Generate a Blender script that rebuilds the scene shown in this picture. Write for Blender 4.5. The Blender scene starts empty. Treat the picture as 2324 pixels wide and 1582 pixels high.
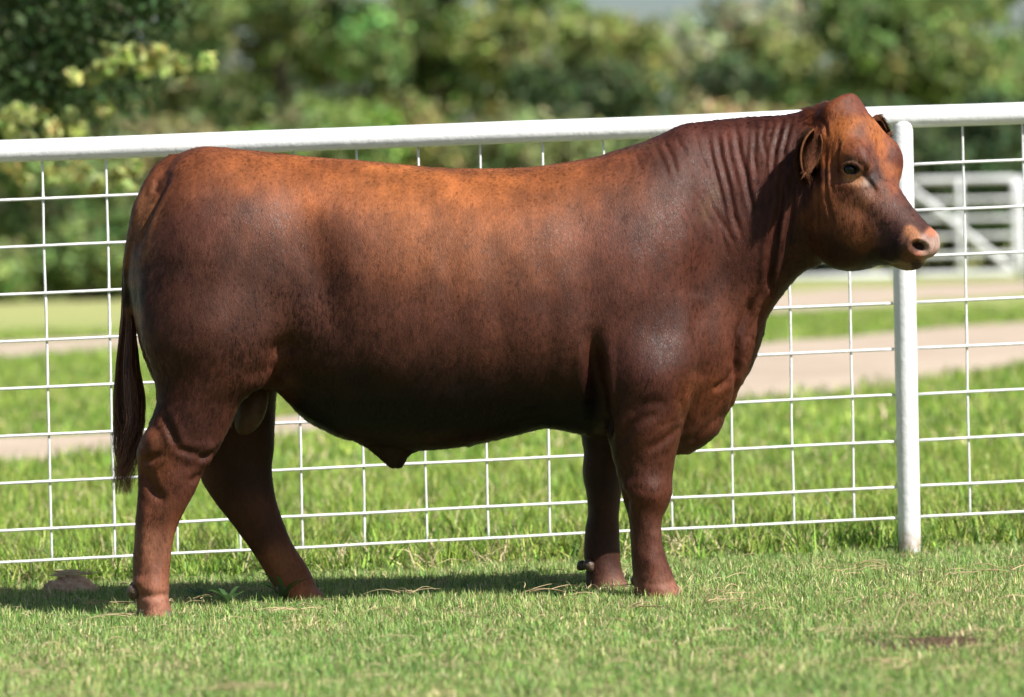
import bpy, math, random
import numpy as np
from mathutils import Vector, noise

random.seed(7)
rng = np.random.default_rng(11)
scene = bpy.context.scene
COL = scene.collection

# ------------------------------------------------------------------ camera
CAM_Y, CAM_Z = -12.0, 0.95
FPX = 9180.0                       # focal length in units of a 2324 px wide frame
PITCH = math.atan(166 / FPX)
ROLL = 0.021
fw = np.array([0, math.cos(PITCH), -math.sin(PITCH)])
r0 = np.array([1.0, 0, 0]); u0 = np.array([0, math.sin(PITCH), math.cos(PITCH)])
cR = r0 * math.cos(ROLL) - u0 * math.sin(ROLL)
cU = r0 * math.sin(ROLL) + u0 * math.cos(ROLL)
camd = bpy.data.cameras.new('camera'); cam = bpy.data.objects.new('camera', camd); COL.objects.link(cam)
camd.sensor_width = 36; camd.lens = 36 * FPX / 2324
camd.clip_start = 0.5; camd.clip_end = 3000
from mathutils import Matrix
cam.matrix_world = Matrix(((cR[0], cU[0], -fw[0], 0), (cR[1], cU[1], -fw[1], CAM_Y), (cR[2], cU[2], -fw[2], CAM_Z), (0, 0, 0, 1)))
camd.dof.use_dof = True; camd.dof.focus_distance = 12.0; camd.dof.aperture_fstop = 2.8
scene.camera = cam

# ------------------------------------------------------------------ light
SUNDIR = Vector((-0.78, 0.58, -1.0)).normalized()        # the way the light travels
w = bpy.data.worlds.new("World"); scene.world = w; w.use_nodes = True
nt = w.node_tree; nt.nodes.clear()
sky = nt.nodes.new('ShaderNodeTexSky'); sky.sky_type = 'NISHITA'; sky.sun_disc = False
sky.sun_elevation = math.asin(-SUNDIR.z)
sky.sun_rotation = math.atan2(-SUNDIR.x, -SUNDIR.y)
sky.air_density = 1.0; sky.dust_density = 1.4; sky.ozone_density = 1.0
bg = nt.nodes.new('ShaderNodeBackground'); bg.inputs[1].default_value = 0.05
wo = nt.nodes.new('ShaderNodeOutputWorld')
nt.links.new(sky.outputs[0], bg.inputs[0]); nt.links.new(bg.outputs[0], wo.inputs[0])
sund = bpy.data.lights.new('sun', 'SUN'); sund.energy = 5.0; sund.angle = math.radians(0.53); sund.color = (1, .955, .88)
sun = bpy.data.objects.new('sun', sund); COL.objects.link(sun)
sun.rotation_euler = SUNDIR.to_track_quat('-Z', 'Y').to_euler(); sun.location = (4, -6, 10)
scene.view_settings.view_transform = 'Standard'; scene.view_settings.look = 'None'
scene.view_settings.exposure = 0.88; scene.view_settings.gamma = 1; scene.view_settings.use_curve_mapping = False
scene.render.engine = 'CYCLES'
scene.cycles.max_bounces = 6; scene.cycles.transparent_max_bounces = 6
scene.cycles.use_denoising = True
try:
    scene.cycles_curves.shape = 'RIBBONS'; scene.cycles_curves.subdivisions = 2
except Exception: pass

def unproject(px, py, y):
    """frame pixel + depth plane -> world"""
    px = np.asarray(px, float); py = np.asarray(py, float); y = np.asarray(y, float)
    a = (px - 1162) / FPX; b = (791 - py) / FPX
    d = fw[None, :] + a[..., None] * cR + b[..., None] * cU if px.ndim else fw + a * cR + b * cU
    t = (y - CAM_Y) / d[..., 1]
    out = d * t[..., None]; out[..., 1] += CAM_Y; out[..., 2] += CAM_Z
    return out
def project(P):
    v = P - np.array([0, CAM_Y, CAM_Z])
    z = v @ fw
    return np.stack([1162 + FPX * (v @ cR) / z, 791 - FPX * (v @ cU) / z], -1)

def sm(a, b, x):
    t = np.clip((x - a) / (b - a), 0, 1); return t * t * (3 - 2 * t)
def gz(x, y):
    x = np.asarray(x, float); y = np.asarray(y, float)
    xx = 6 * np.tanh(x / 6)
    rise = np.where(y > 2, 0.0146 * (np.sqrt((y - 2) ** 2 + 4) - 2), 0)
    rise = np.minimum(rise, 2.2)
    b = 0.008 * np.sin(x * 1.7 + .6) * np.sin(y * 1.3 + 1) + 0.03 * np.sin(x * .23 + y * .31) * sm(4, 20, y)
    return 0.010 * xx + rise + b - 0.010

# ------------------------------------------------------------------ helpers
def tag(o, label=None, cat=None, group=None, kind=None):
    if label: o['label'] = label
    if cat: o['category'] = cat
    if group: o['group'] = group
    if kind: o['kind'] = kind
    return o
def empty(name, loc=(0, 0, 0)):
    o = bpy.data.objects.new(name, None); COL.objects.link(o); o.location = loc; o.empty_display_size = .1
    return o
def link(name, me, parent=None, mat=None, smooth=True):
    o = bpy.data.objects.new(name, me); COL.objects.link(o)
    if mat is not None and not me.materials: me.materials.append(mat)
    if smooth and len(me.polygons): me.polygons.foreach_set('use_smooth', np.ones(len(me.polygons), bool))
    if parent:
        o.parent = parent
        if parent.type == 'EMPTY': o.matrix_parent_inverse = Matrix.Translation(-parent.location)
    return o
def np_mesh(name, V, F):
    """V (n,3), F (m,k) same k"""
    me = bpy.data.meshes.new(name)
    V = np.asarray(V, np.float32); F = np.asarray(F, np.int32); k = F.shape[1]
    me.vertices.add(len(V)); me.vertices.foreach_set('co', V.ravel())
    me.loops.add(F.size); me.loops.foreach_set('vertex_index', F.ravel())
    me.polygons.add(len(F)); me.polygons.foreach_set('loop_start', np.arange(len(F), dtype=np.int32) * k)
    me.update(calc_edges=True)
    return me
def set_col(me, name, C, dom='POINT'):
    C = np.asarray(C, np.float32)
    if C.shape[1] == 3: C = np.concatenate([C, np.ones((len(C), 1), np.float32)], 1)
    a = me.attributes.new(name, 'FLOAT_COLOR', dom); a.data.foreach_set('color', C.ravel())

class N:
    """tiny node-tree builder"""
    def __init__(s, name):
        s.m = bpy.data.materials.new(name); s.m.use_nodes = True; s.t = s.m.node_tree
        s.t.nodes.clear(); s.out = s.t.nodes.new('ShaderNodeOutputMaterial')
    def n(s, typ, **kw):
        nd = s.t.nodes.new(typ)
        for k, v in kw.items():
            if isinstance(k, str) and hasattr(nd, k): setattr(nd, k, v)
        return nd
    def l(s, a, b): s.t.links.new(a, b)
    def noise(s, scale, detail=4, rough=.55, vec=None, dist=0):
        nd = s.n('ShaderNodeTexNoise'); nd.inputs['Scale'].default_value = scale; nd.inputs['Detail'].default_value = detail
        nd.inputs['Roughness'].default_value = rough; nd.inputs['Distortion'].default_value = dist
        if vec is not None: s.l(vec, nd.inputs['Vector'])
        return nd.outputs[0]
    def obj(s): return s.n('ShaderNodeTexCoord').outputs['Object']
    def pos(s): return s.n('ShaderNodeNewGeometry').outputs['Position']
    def map(s, vec, sc):
        nd = s.n('ShaderNodeMapping'); s.l(vec, nd.inputs[0]); nd.inputs['Scale'].default_value = sc; return nd.outputs[0]
    def ramp(s, fac, stops):
        nd = s.n('ShaderNodeValToRGB'); s.l(fac, nd.inputs[0]); e = nd.color_ramp.elements
        while len(e) < len(stops): e.new(.5)
        for el, (p, c) in zip(e, stops): el.position = p; el.color = (*c, 1) if len(c) == 3 else c
        return nd.outputs[0]
    def mix(s, fac, a, b, mode='MIX'):
        nd = s.n('ShaderNodeMix'); nd.data_type = 'RGBA'; nd.blend_type = mode
        for sock, v in ((nd.inputs[0], fac), (nd.inputs[6], a), (nd.inputs[7], b)):
            if isinstance(v, (int, float)): sock.default_value = v
            elif isinstance(v, tuple): sock.default_value = (*v, 1)
            else: s.l(v, sock)
        return nd.outputs[2]
    def math(s, op, a, b=0.0):
        nd = s.n('ShaderNodeMath'); nd.operation = op
        for sock, v in ((nd.inputs[0], a), (nd.inputs[1], b)):
            if isinstance(v, (int, float)): sock.default_value = v
            else: s.l(v, sock)
        return nd.outputs[0]
    def attr(s, name):
        nd = s.n('ShaderNodeAttribute'); nd.attribute_name = name; return nd.outputs['Color']
    def bump(s, h, strength, dist):
        nd = s.n('ShaderNodeBump'); s.l(h, nd.inputs['Height']); nd.inputs['Strength'].default_value = strength
        nd.inputs['Distance'].default_value = dist; return nd.outputs[0]
    def bsdf(s, col, rough=.5, spec=.5, normal=None, sheen=0):
        p = s.n('ShaderNodeBsdfPrincipled')
        if isinstance(col, tuple): p.inputs['Base Color'].default_value = (*col, 1)
        else: s.l(col, p.inputs['Base Color'])
        if isinstance(rough, (int, float)): p.inputs['Roughness'].default_value = rough
        else: s.l(rough, p.inputs['Roughness'])
        p.inputs['Specular IOR Level'].default_value = spec
        if sheen: p.inputs['Sheen Weight'].default_value = sheen
        if normal is not None: s.l(normal, p.inputs['Normal'])
        return p
    def done(s, shader):
        s.l(shader, s.out.inputs[0]); return s.m

# ------------------------------------------------------------------ materials
def mat_ground():
    m = N('meadow_ground'); P = m.pos()
    big = m.noise(.35, 3, .5, P); mid = m.noise(2.2, 5, .6, P); fine = m.noise(60, 4, .7, P)
    g = m.ramp(mid, [(.3, (.12, .20, .04)), (.5, (.17, .26, .055)), (.72, (.26, .30, .09))])
    straw = m.ramp(big, [(.42, (.14, .25, .05)), (.62, (.32, .33, .12))])
    far = m.mix(.55, g, straw)
    soil = m.ramp(fine, [(.3, (.04, .035, .018)), (.5, (.10, .10, .04)), (.7, (.26, .21, .12))])
    sp = m.n('ShaderNodeSeparateXYZ'); m.l(P, sp.inputs[0])
    f2 = m.n('ShaderNodeMapRange'); m.l(sp.outputs[1], f2.inputs[0]); f2.inputs[1].default_value = 26; f2.inputs[2].default_value = 44; f2.inputs[4].default_value = .75
    far = m.mix(f2.outputs[0], far, (.36, .36, .16))
    mr = m.n('ShaderNodeMapRange'); m.l(sp.outputs[1], mr.inputs[0]); mr.inputs[1].default_value = 2; mr.inputs[2].default_value = 9
    c = m.mix(mr.outputs[0], soil, far)
    return m.done(m.bsdf(c, .95, .1, m.bump(fine, .6, .02)).outputs[0])
def mat_dirt_road():
    m = N('pale_gravel_dirt'); P = m.pos()
    a = m.noise(1.3, 5, .65, P); b = m.noise(25, 4, .7, P)
    c = m.ramp(a, [(.3, (.33, .27, .215)), (.55, (.41, .34, .275)), (.75, (.47, .40, .33))])
    c = m.mix(.25, c, m.ramp(b, [(.3, (.25, .17, .12)), (.7, (.6, .5, .4))]))
    return m.done(m.bsdf(c, .95, .1, m.bump(b, .4, .02)).outputs[0])
def mat_blade(name, spec=.3, trans=.25):
    m = N(name)
    c = m.attr('tint')
    oi = m.n('ShaderNodeObjectInfo')
    hs = m.n('ShaderNodeHueSaturation'); m.l(c, hs.inputs['Color'])
    v = m.math('MULTIPLY_ADD', oi.outputs['Random'], .45); v.node.inputs[2].default_value = .78
    m.l(v, hs.inputs['Value'])
    P = m.pos(); nz = m.noise(1.1, 3, .6, P)
    cc = m.mix(.5, hs.outputs[0], m.ramp(nz, [(.3, (.72, .9, .7)), (.7, (1.35, 1.12, 1.2))]), 'MULTIPLY')
    p = m.bsdf(cc, .5, spec)
    t = m.n('ShaderNodeBsdfTranslucent'); m.l(cc, t.inputs[0])
    mx = m.n('ShaderNodeMixShader'); mx.inputs[0].default_value = trans
    m.l(p.outputs[0], mx.inputs[1]); m.l(t.outputs[0], mx.inputs[2])
    return m.done(mx.outputs[0])
def mat_paint():
    m = N('white_gloss_paint'); O = m.pos()
    a = m.noise(38, 5, .6, O); b = m.noise(3, 3, .5, O)
    sp = m.n('ShaderNodeSeparateXYZ'); m.l(O, sp.inputs[0])
    dirt = m.noise(11, 5, .7, O)
    c = m.ramp(b, [(.35, (.74, .76, .78)), (.6, (.80, .81, .82))])
    c = m.mix(m.ramp(dirt, [(.66, (0, 0, 0)), (.78, (.5, .5, .5))]), c, (.55, .56, .55))
    # rust and soil splash just over the ground
    h = m.n('ShaderNodeMapRange'); m.l(sp.outputs[2], h.inputs[0]); h.inputs[1].default_value = .09; h.inputs[2].default_value = .02
    f = m.math('MULTIPLY', h.outputs[0], m.ramp(dirt, [(.35, (0, 0, 0)), (.6, (1, 1, 1))]))
    c = m.mix(f, c, (.30, .20, .13))
    return m.done(m.bsdf(c, .32, .5, m.bump(a, .6, .004)).outputs[0])
def mat_wire():
    m = N('white_painted_wire'); O = m.pos()
    a = m.noise(60, 3, .6, O)
    c = m.ramp(a, [(.25, (.60, .62, .64)), (.5, (.78, .79, .8))])
    return m.done(m.bsdf(c, .4, .5, m.bump(a, .6, .003)).outputs[0])
def mat_simple(name, c1, c2, scale, rough=.8, spec=.3, b=.3, bd=.01, vec=None):
    m = N(name); O = m.obj()
    a = m.noise(scale, 5, .6, O)
    return m.done(m.bsdf(m.ramp(a, [(.3, c1), (.7, c2)]), rough, spec, m.bump(a, b, bd)).outputs[0])
def mat_leaf(name):
    m = N(name)
    c = m.attr('tint')
    p = m.bsdf(c, .6, .12)
    t = m.n('ShaderNodeBsdfTranslucent'); m.l(c, t.inputs[0])
    mx = m.n('ShaderNodeMixShader'); mx.inputs[0].default_value = .35
    m.l(p.outputs[0], mx.inputs[1]); m.l(t.outputs[0], mx.inputs[2])
    return m.done(mx.outputs[0])
def mat_skin():
    m = N('short_coated_hide')
    P = m.obj(); c = m.attr('tint')
    mp = m.map(P, (1.0, 1.0, .35))
    f1 = m.noise(140, 4, .6, mp); f2 = m.noise(9, 4, .6, P); f3 = m.noise(420, 3, .6, m.map(P, (1, 1, .2)))
    c1 = m.mix(.8, c, m.ramp(f1, [(.25, (.62, .6, .6)), (.5, (1, 1, 1)), (.75, (1.35, 1.3, 1.3))]), 'MULTIPLY')
    c2 = m.mix(.5, c1, m.ramp(f2, [(.3, (.75, .72, .72)), (.7, (1.2, 1.2, 1.25))]), 'MULTIPLY')
    h = m.math('ADD', f3, f1)
    return m.done(m.bsdf(c2, .55, .22, m.bump(h, .5, .003)).outputs[0])
def mat_hair(name, rough=.44, spec=.27):
    m = N(name)
    c = m.attr('tint')
    nn = m.n('ShaderNodeAttribute'); nn.attribute_name = 'nrm'
    p = m.bsdf(c, rough, spec, nn.outputs['Vector'])
    return m.done(p.outputs[0])
def mat_tint(name, rough, spec, sub=0):
    m = N(name); c = m.attr('tint'); O = m.obj()
    a = m.noise(220, 4, .6, O)
    p = m.bsdf(m.mix(.5, c, m.ramp(a, [(.3, (.75, .72, .7)), (.7, (1.2, 1.2, 1.2))]), 'MULTIPLY'), rough, spec, m.bump(a, .4, .002))
    return m.done(p.outputs[0])

M_ground = mat_ground(); M_road = mat_dirt_road(); M_blade = mat_blade('grass_blade'); M_paint = mat_paint(); M_wire = mat_wire()
M_leaf = mat_leaf('tree_leaf')
M_bark = mat_simple('grey_brown_bark', (.07, .055, .04), (.17, .14, .11), 9, .9, .15, .8, .03)
M_ear = mat_tint('ear_hide', .85, .06); M_skin = mat_skin(); M_coat = mat_hair('coat_strands'); M_switch = mat_hair('tail_strands', .4); M_earhair = mat_hair('ear_strands', .8, .06)
M_hoof = mat_simple('dusty_hoof_horn', (.05, .035, .026), (.14, .10, .075), 60, .5, .4, .5, .003)
M_dew = mat_simple('dewclaw_horn', (.045, .032, .025), (.13, .09, .065), 70, .45, .4, .8, .003)
M_dirt = mat_simple('red_brown_clay', (.36, .21, .13), (.72, .52, .37), 40, .95, .1, 1, .01)
M_soil = mat_simple('bare_brown_soil', (.045, .028, .018), (.14, .09, .06), 60, .95, .1, 1, .01)
M_scrotum = mat_simple('wrinkled_tan_skin', (.05, .022, .012), (.09, .045, .026), 40, .6, .3, .6, .004)
M_gate = mat_simple('weathered_white_pipe_paint', (.55, .58, .6), (.68, .7, .73), 6, .5, .4, .2, .003)
def _eye():
    m = N('dark_wet_eye'); p = m.bsdf((.004, .0035, .004), .12, .35); p.inputs['Coat Weight'].default_value = .15; p.inputs['Coat Roughness'].default_value = .02
    return m.done(p.outputs[0])
M_eye = _eye()
def _nostril():
    m = N('nostril_inside'); return m.done(m.bsdf((.035, .012, .01), .4, .4).outputs[0])
M_nostril = _nostril()

# ------------------------------------------------------------------ ground, roads
def axis(segs):
    out = []
    for a, b, st in segs: out.append(np.arange(a, b, st))
    out.append([segs[-1][1]]); return np.concatenate(out)
gx = axis([(-400, -40, 30), (-40, -8, 2), (-8, 8, .2), (8, 40, 2), (40, 400, 30)])
gy = axis([(-60, -5, 5), (-5, 8, .2), (8, 40, 1), (40, 140, 5), (140, 900, 60)])
GX, GY = np.meshgrid(gx, gy, indexing='ij')
V = np.stack([GX, GY, gz(GX, GY)], -1).reshape(-1, 3)
nyy = len(gy); I, J = np.meshgrid(np.arange(len(gx) - 1), np.arange(nyy - 1), indexing='ij'); b = (I * nyy + J).ravel()
me = np_mesh('ground', V, np.stack([b, b + nyy, b + nyy + 1, b + 1], -1))
tag(link('ground', me, mat=M_ground), kind='structure')
def ribbon(name, ctrl, seed, lift=.03, step=.25):
    """ctrl: (x, y_near, y_far)"""
    c = np.array(ctrl, float); xs = np.arange(c[0, 0], c[-1, 0], step)
    lo = np.interp(xs, c[:, 0], c[:, 1]); hi = np.interp(xs, c[:, 0], c[:, 2])
    wob = np.array([noise.noise(Vector((x * .9, seed, 0))) + .5 * noise.noise(Vector((x * 3, seed, 3))) for x in xs])
    wob2 = np.array([noise.noise(Vector((x * .8, seed + 9, 0))) + .5 * noise.noise(Vector((x * 3, seed, 7))) for x in xs])
    wd = (hi - lo); lo = lo + wob * .12 * wd; hi = hi + wob2 * .12 * wd
    k = 9; T = np.linspace(0, 1, k)
    Y = lo[:, None] * (1 - T) + hi[:, None] * T; X = np.repeat(xs[:, None], k, 1)
    Z = gz(X, Y) + lift * np.minimum(1, np.minimum(T, 1 - T) * 8 + .15)
    V = np.stack([X, Y, Z], -1).reshape(-1, 3)
    I, J = np.meshgrid(np.arange(len(xs) - 1), np.arange(k - 1), indexing='ij'); b = (I * k + J).ravel()
    return tag(link(name, np_mesh(name, V, np.stack([b, b + k, b + k + 1, b + 1], -1)), mat=M_road), kind='structure')
ribbon('dirt_road', [(-9, 6.0, 8.4), (-2.4, 8.7, 11.0), (-1.3, 10.6, 12.6), (.5, 12.2, 17.5), (1.75, 13.6, 22.0), (4.2, 18.2, 26.5), (12, 30, 42)], 2)
ribbon('dirt_track', [(-25, 9, 12), (-4.4, 25.6, 31), (0, 31, 37), (5.8, 38.6, 46.5), (25, 62, 74)], 5)

# ------------------------------------------------------------------ fence
def tube(pts, r, k=10, closed_ends=True):
    pts = np.asarray(pts, float); n = len(pts); r = np.broadcast_to(r, (n,))
    d = np.gradient(pts, axis=0); d /= np.linalg.norm(d, axis=1)[:, None]
    ref = np.array([0, 1.0, 0]) if abs(d[0][1]) < .9 else np.array([1.0, 0, 0])
    a = np.cross(d, ref); a /= np.linalg.norm(a, axis=1)[:, None]; bb = np.cross(d, a)
    th = np.linspace(0, 2 * np.pi, k, endpoint=False)
    V = pts[:, None] + r[:, None, None] * (np.cos(th)[None, :, None] * a[:, None] + np.sin(th)[None, :, None] * bb[:, None])
    V = V.reshape(-1, 3)
    I, J = np.meshgrid(np.arange(n - 1), np.arange(k), indexing='ij'); I = I.ravel(); J = J.ravel(); J2 = (J + 1) % k
    F = np.stack([I * k + J, I * k + J2, (I + 1) * k + J2, (I + 1) * k + J], -1)
    if closed_ends:
        c0 = len(V); V = np.concatenate([V, pts[:1], pts[-1:]])
        j = np.arange(k); j2 = (j + 1) % k
        F = np.concatenate([F, np.stack([np.full(k, c0), j2, j, np.full(k, c0)], -1)[:, :4], np.stack([np.full(k, c0 + 1), (n - 1) * k + j, (n - 1) * k + j2, np.full(k, c0 + 1)], -1)])
    return V, F
def build_mesh(name, parts):
    """parts: list of (V,F quads, degenerate quads allowed as tris)"""
    vs, fs, o = [], [], 0
    for V, F in parts:
        vs.append(np.asarray(V)); fs.append(np.asarray(F) + o); o += len(V)
    V = np.concatenate(vs); F = np.concatenate(fs)
    me = bpy.data.meshes.new(name)
    me.from_pydata([tuple(v) for v in V], [], [tuple(dict.fromkeys(int(i) for i in f)) for f in F]); me.update()
    return me
# fence line y and heights as functions of x
def fy(x): return 1.25 + .12 * x
def frail(x): return 1.418 + .021 * x
PXS = [-3.42, 1.305, 6.0]
fence = empty('pipe_fence', (1.305, float(fy(1.305)), 0))
tag(fence, 'white pipe fence with welded wire grid panels standing right behind the bull', 'fence')
xs = np.linspace(-6, 8, 90)
wob = np.array([.004 * noise.noise(Vector((x * 1.3, 0, 4))) for x in xs])
V, F = tube(np.stack([xs, fy(xs), frail(xs) + wob], -1), .0365, 24)
link('top_rail', build_mesh('top_rail', [(V, F)]), fence, M_paint)
for x in PXS:
    zt = float(frail(x)) - .010
    zs = np.concatenate([np.linspace(float(gz(x, fy(x))) - .35, zt - .02, 30), [zt - .012, zt - .006, zt - .002, zt]])
    rp = .0372 + .0004 * rng.random(len(zs)); rp[-4:] = [.0366, .034, .029, .02]
    V, F = tube(np.stack([x + 0 * zs, fy(x) + 0 * zs, zs], -1), rp, 24)
    o = link('post', build_mesh('post', [(V, F)]), fence, M_paint)
    # weld fillet under the rail
    th = np.linspace(0, 2 * np.pi, 20, endpoint=False)
    wl = np.stack([x + .037 * np.cos(th), fy(x) + .037 * np.sin(th), frail(x) - .036 + .02 * np.abs(np.sin(th))], -1)
offs = [-.1524 * k for k in range(1, 9)] + [-.1524 * 8 - .102]
WY = .004
def drips(V, amp, n):
    return V
for pi in range(len(PXS) - 1 + 2):
    xa = [-6, -3.38, 1.345, 6.04][pi]; xb = [-3.46, 1.265, 5.96, 8][pi]
    rights = (pi == 2)
    for r_i, of in enumerate(offs):
        x = np.linspace(xa, xb, max(8, int((xb - xa) / .035)))
        wb = .0022 * np.array([noise.noise(Vector((q * 2.2, r_i * 3.1, pi * 5))) for q in x])
        z = frail(x) + of + wb - .004
        rad = .0046 + .0009 * np.array([max(0, noise.noise(Vector((q * 14, r_i, pi + 3)))) for q in x])
        V, F = tube(np.stack([x, fy(x) + WY - .004 + wb, z], -1), rad, 8)
        link('horizontal_wire', build_mesh('horizontal_wire', [(V, F)]), fence, M_wire)
    # vertical stays
    first = 1.345 + .147 if pi == 2 else None
    if pi == 1: cols = 1.122 - .2020 * np.arange(0, 22)
    elif pi == 2: cols = 1.511 + .2020 * np.arange(0, 22)
    elif pi == 0: cols = np.arange(-5.9, -3.5, .2032)
    else: cols = np.arange(6.1, 8, .2032)
    for x in cols:
        if x > 1.24 and x < 1.37: continue
        z = np.linspace(float(frail(x)) - .03, float(frail(x)) + offs[-1] - .006, 44)
        wb = .0025 * np.array([noise.noise(Vector((q * 3.3, x * 7.1, 2))) for q in z])
        rad = .0037 + .0022 * np.array([max(0, noise.noise(Vector((q * 38, x * 5, 9)))) for q in z]) * (1 - sm(1.2, 1.4, z))
        V, F = tube(np.stack([x + wb, fy(x) + WY + .003 + 0 * z, z], -1), rad, 8)
        link('vertical_wire', build_mesh('vertical_wire', [(V, F)]), fence, M_wire)

# ------------------------------------------------------------------ far pipe gate and pen fence
def gate_panel(name, x0, x1, y0, y1, label, diag, skew=None):
    g = empty(name, (x0, y0, float(gz(x0, y0)))); tag(g, label, 'gate' if diag else 'fence')
    zb = lambda t: float(gz(x0 + (x1 - x0) * t, y0 + (y1 - y0) * t)) + .0
    def bar(nm, ta, za, tb, zb_, r):
        t = np.linspace(0, 1, 6); tt = ta + (tb - ta) * t
        P = np.stack([x0 + (x1 - x0) * tt, y0 + (y1 - y0) * tt, za + (zb_ - za) * t], -1)
        V, F = tube(P, r, 10); link(nm, build_mesh(nm, [(V, F)]), g, M_gate)
    H = [.14, .44, .72, .99, 1.28, 1.59]
    for i, h in enumerate(H):
        bar('rail', 0, zb(0) + h, 1, zb(1) + h, .045 if i in (0, 5) else .026)
    for t in ((0, .5, 1) if diag else np.linspace(0, 1, 5)):
        bar('upright', t, zb(t) + (.0 if not diag else .12), t, zb(t) + 1.61, .05 if t in (0, 1) else .042)
    if diag: bar('brace', .02, zb(0) + 1.54, .98, zb(1) + .16, .05)
    return g
D50 = 50.0
gate_panel('pipe_gate', 6.05, 7.75, D50, D50, 'far white pipe gate with a diagonal brace, blurred behind the bull\'s muzzle', True)
gate_panel('pen_fence', 7.85, 15.0, D50 + .1, D50 + .6, 'blurred white pipe pen fence running right from the far gate', False)
gate_panel('rail_fence', -.6, 5.95, D50 + 1.2, D50 + .1, 'blurred white rail fence seen under the bull\'s jaw, left of the far gate', False)

# ------------------------------------------------------------------ trees
def leaf_cloud(centers, radii, per, size, cols, flat=.8, seed=0):
    r = np.random.default_rng(seed)
    n = len(centers) * per
    C = np.repeat(centers, per, 0); R = np.repeat(radii, per)
    d = r.normal(size=(n, 3)); d /= np.linalg.norm(d, axis=1)[:, None]
    P = C + d * (R * r.random(n) ** .45)[:, None] * np.array([1, 1, flat])
    nrm = d + r.normal(size=(n, 3)) * .7 + np.array([0, 0, .3]); nrm /= np.linalg.norm(nrm, axis=1)[:, None]
    t = np.cross(nrm, r.normal(size=(n, 3))); t /= np.linalg.norm(t, axis=1)[:, None]; b = np.cross(nrm, t)
    s = size * (.6 + .8 * r.random(n))[:, None]
    V = np.stack([P - t * s, P - b * s * .45 + nrm * s * .1, P + t * s, P + b * s * .45 + nrm * s * .1], 1).reshape(-1, 3)
    F = np.arange(n * 4).reshape(-1, 4)
    cc = np.repeat(cols, per, 0) * np.array([1.28, 1.22, 1.5]) * (.7 + .6 * r.random((n, 1))) * (1 + .12 * r.normal(size=(n, 3)))
    return V, F, np.repeat(np.clip(cc, .004, .8), 4, 0)
def limb(p0, p1, r_a, r_b, bend=.2, r=rng):
    t = np.linspace(0, 1, 7)[:, None]
    mid = bend * np.linalg.norm(np.subtract(p1, p0)) * r.normal(size=3) * .5
    P = np.array(p0) * (1 - t) + np.array(p1) * t + mid * (4 * t * (1 - t))
    return tube(P, r_a + (r_b - r_a) * t[:, 0], 8)
def tree(name, x, y, h, wdt, col, label, low=.15, nclu=110, per=60, leaf=.16, seed=0, cat='tree', dens=1.0, trunk=True, cvar=.25):
    r = np.random.default_rng(seed + 100)
    g0 = float(gz(x, y)); T = empty(name, (x, y, g0)); tag(T, label, cat, 'trees along the far side of the field' if cat == 'tree' else 'bushes under the far trees')
    # crown made of lobes, each with clumps, so the outline is uneven
    nl = 9
    lobes = np.stack([r.normal(0, .30, nl) * wdt, r.normal(0, .22, nl) * wdt, g0 + h * (low + .12 + (1 - low - .25) * r.random(nl))], -1)
    lobes[:, 0] += x; lobes[:, 1] += y
    lr = wdt * (.16 + .14 * r.random(nl)) * (1.25 - .6 * (lobes[:, 2] - g0) / h)
    li = r.integers(0, nl, nclu)
    d = r.normal(size=(nclu, 3)); d /= np.linalg.norm(d, axis=1)[:, None]
    C = lobes[li] + d * (lr[li] * (.55 + .5 * r.random(nclu)))[:, None]
    C[:, 2] = np.clip(C[:, 2], g0 + h * low * .6, g0 + h)
    R = .28 + .4 * r.random(nclu) * min(1.4, wdt / 4)
    col = np.array(col)
    cc = col * (1 + cvar * r.normal(size=(nclu, 1))) * (1 + .08 * r.normal(size=(nclu, 3)))
    cc = np.clip(cc, .01, 1)
    V, F, K = leaf_cloud(C, R, per, leaf, cc, .8, seed)
    me = np_mesh('crown', V, F); set_col(me, 'tint', K)
    link('crown', me, T, M_leaf, smooth=False)
    tr = wdt * .035 + .04
    P0 = (x, y, g0 - .2); top = (x + r.normal() * .2, y, g0 + h * .6)
    parts = [limb(P0, top, tr, tr * .45, .12, r)]
    for i in range(6):
        k = r.uniform(.25, .95); s = np.array(P0) * (1 - k) + np.array(top) * k
        parts.append(limb(s, lobes[i], tr * .45 * (1.2 - k), tr * .12, .2, r))
    link('trunk', build_mesh('trunk', parts), T, M_bark)
    return T
GRN = (.145, .21, .06); DK = (.07, .11, .04); OL = (.24, .275, .08); YL = (.32, .32, .12); PL = (.28, .32, .16); BR = (.165, .195, .07)
def at(px, dist):
    return (px - 1162) / FPX * dist, dist + CAM_Y
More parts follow.
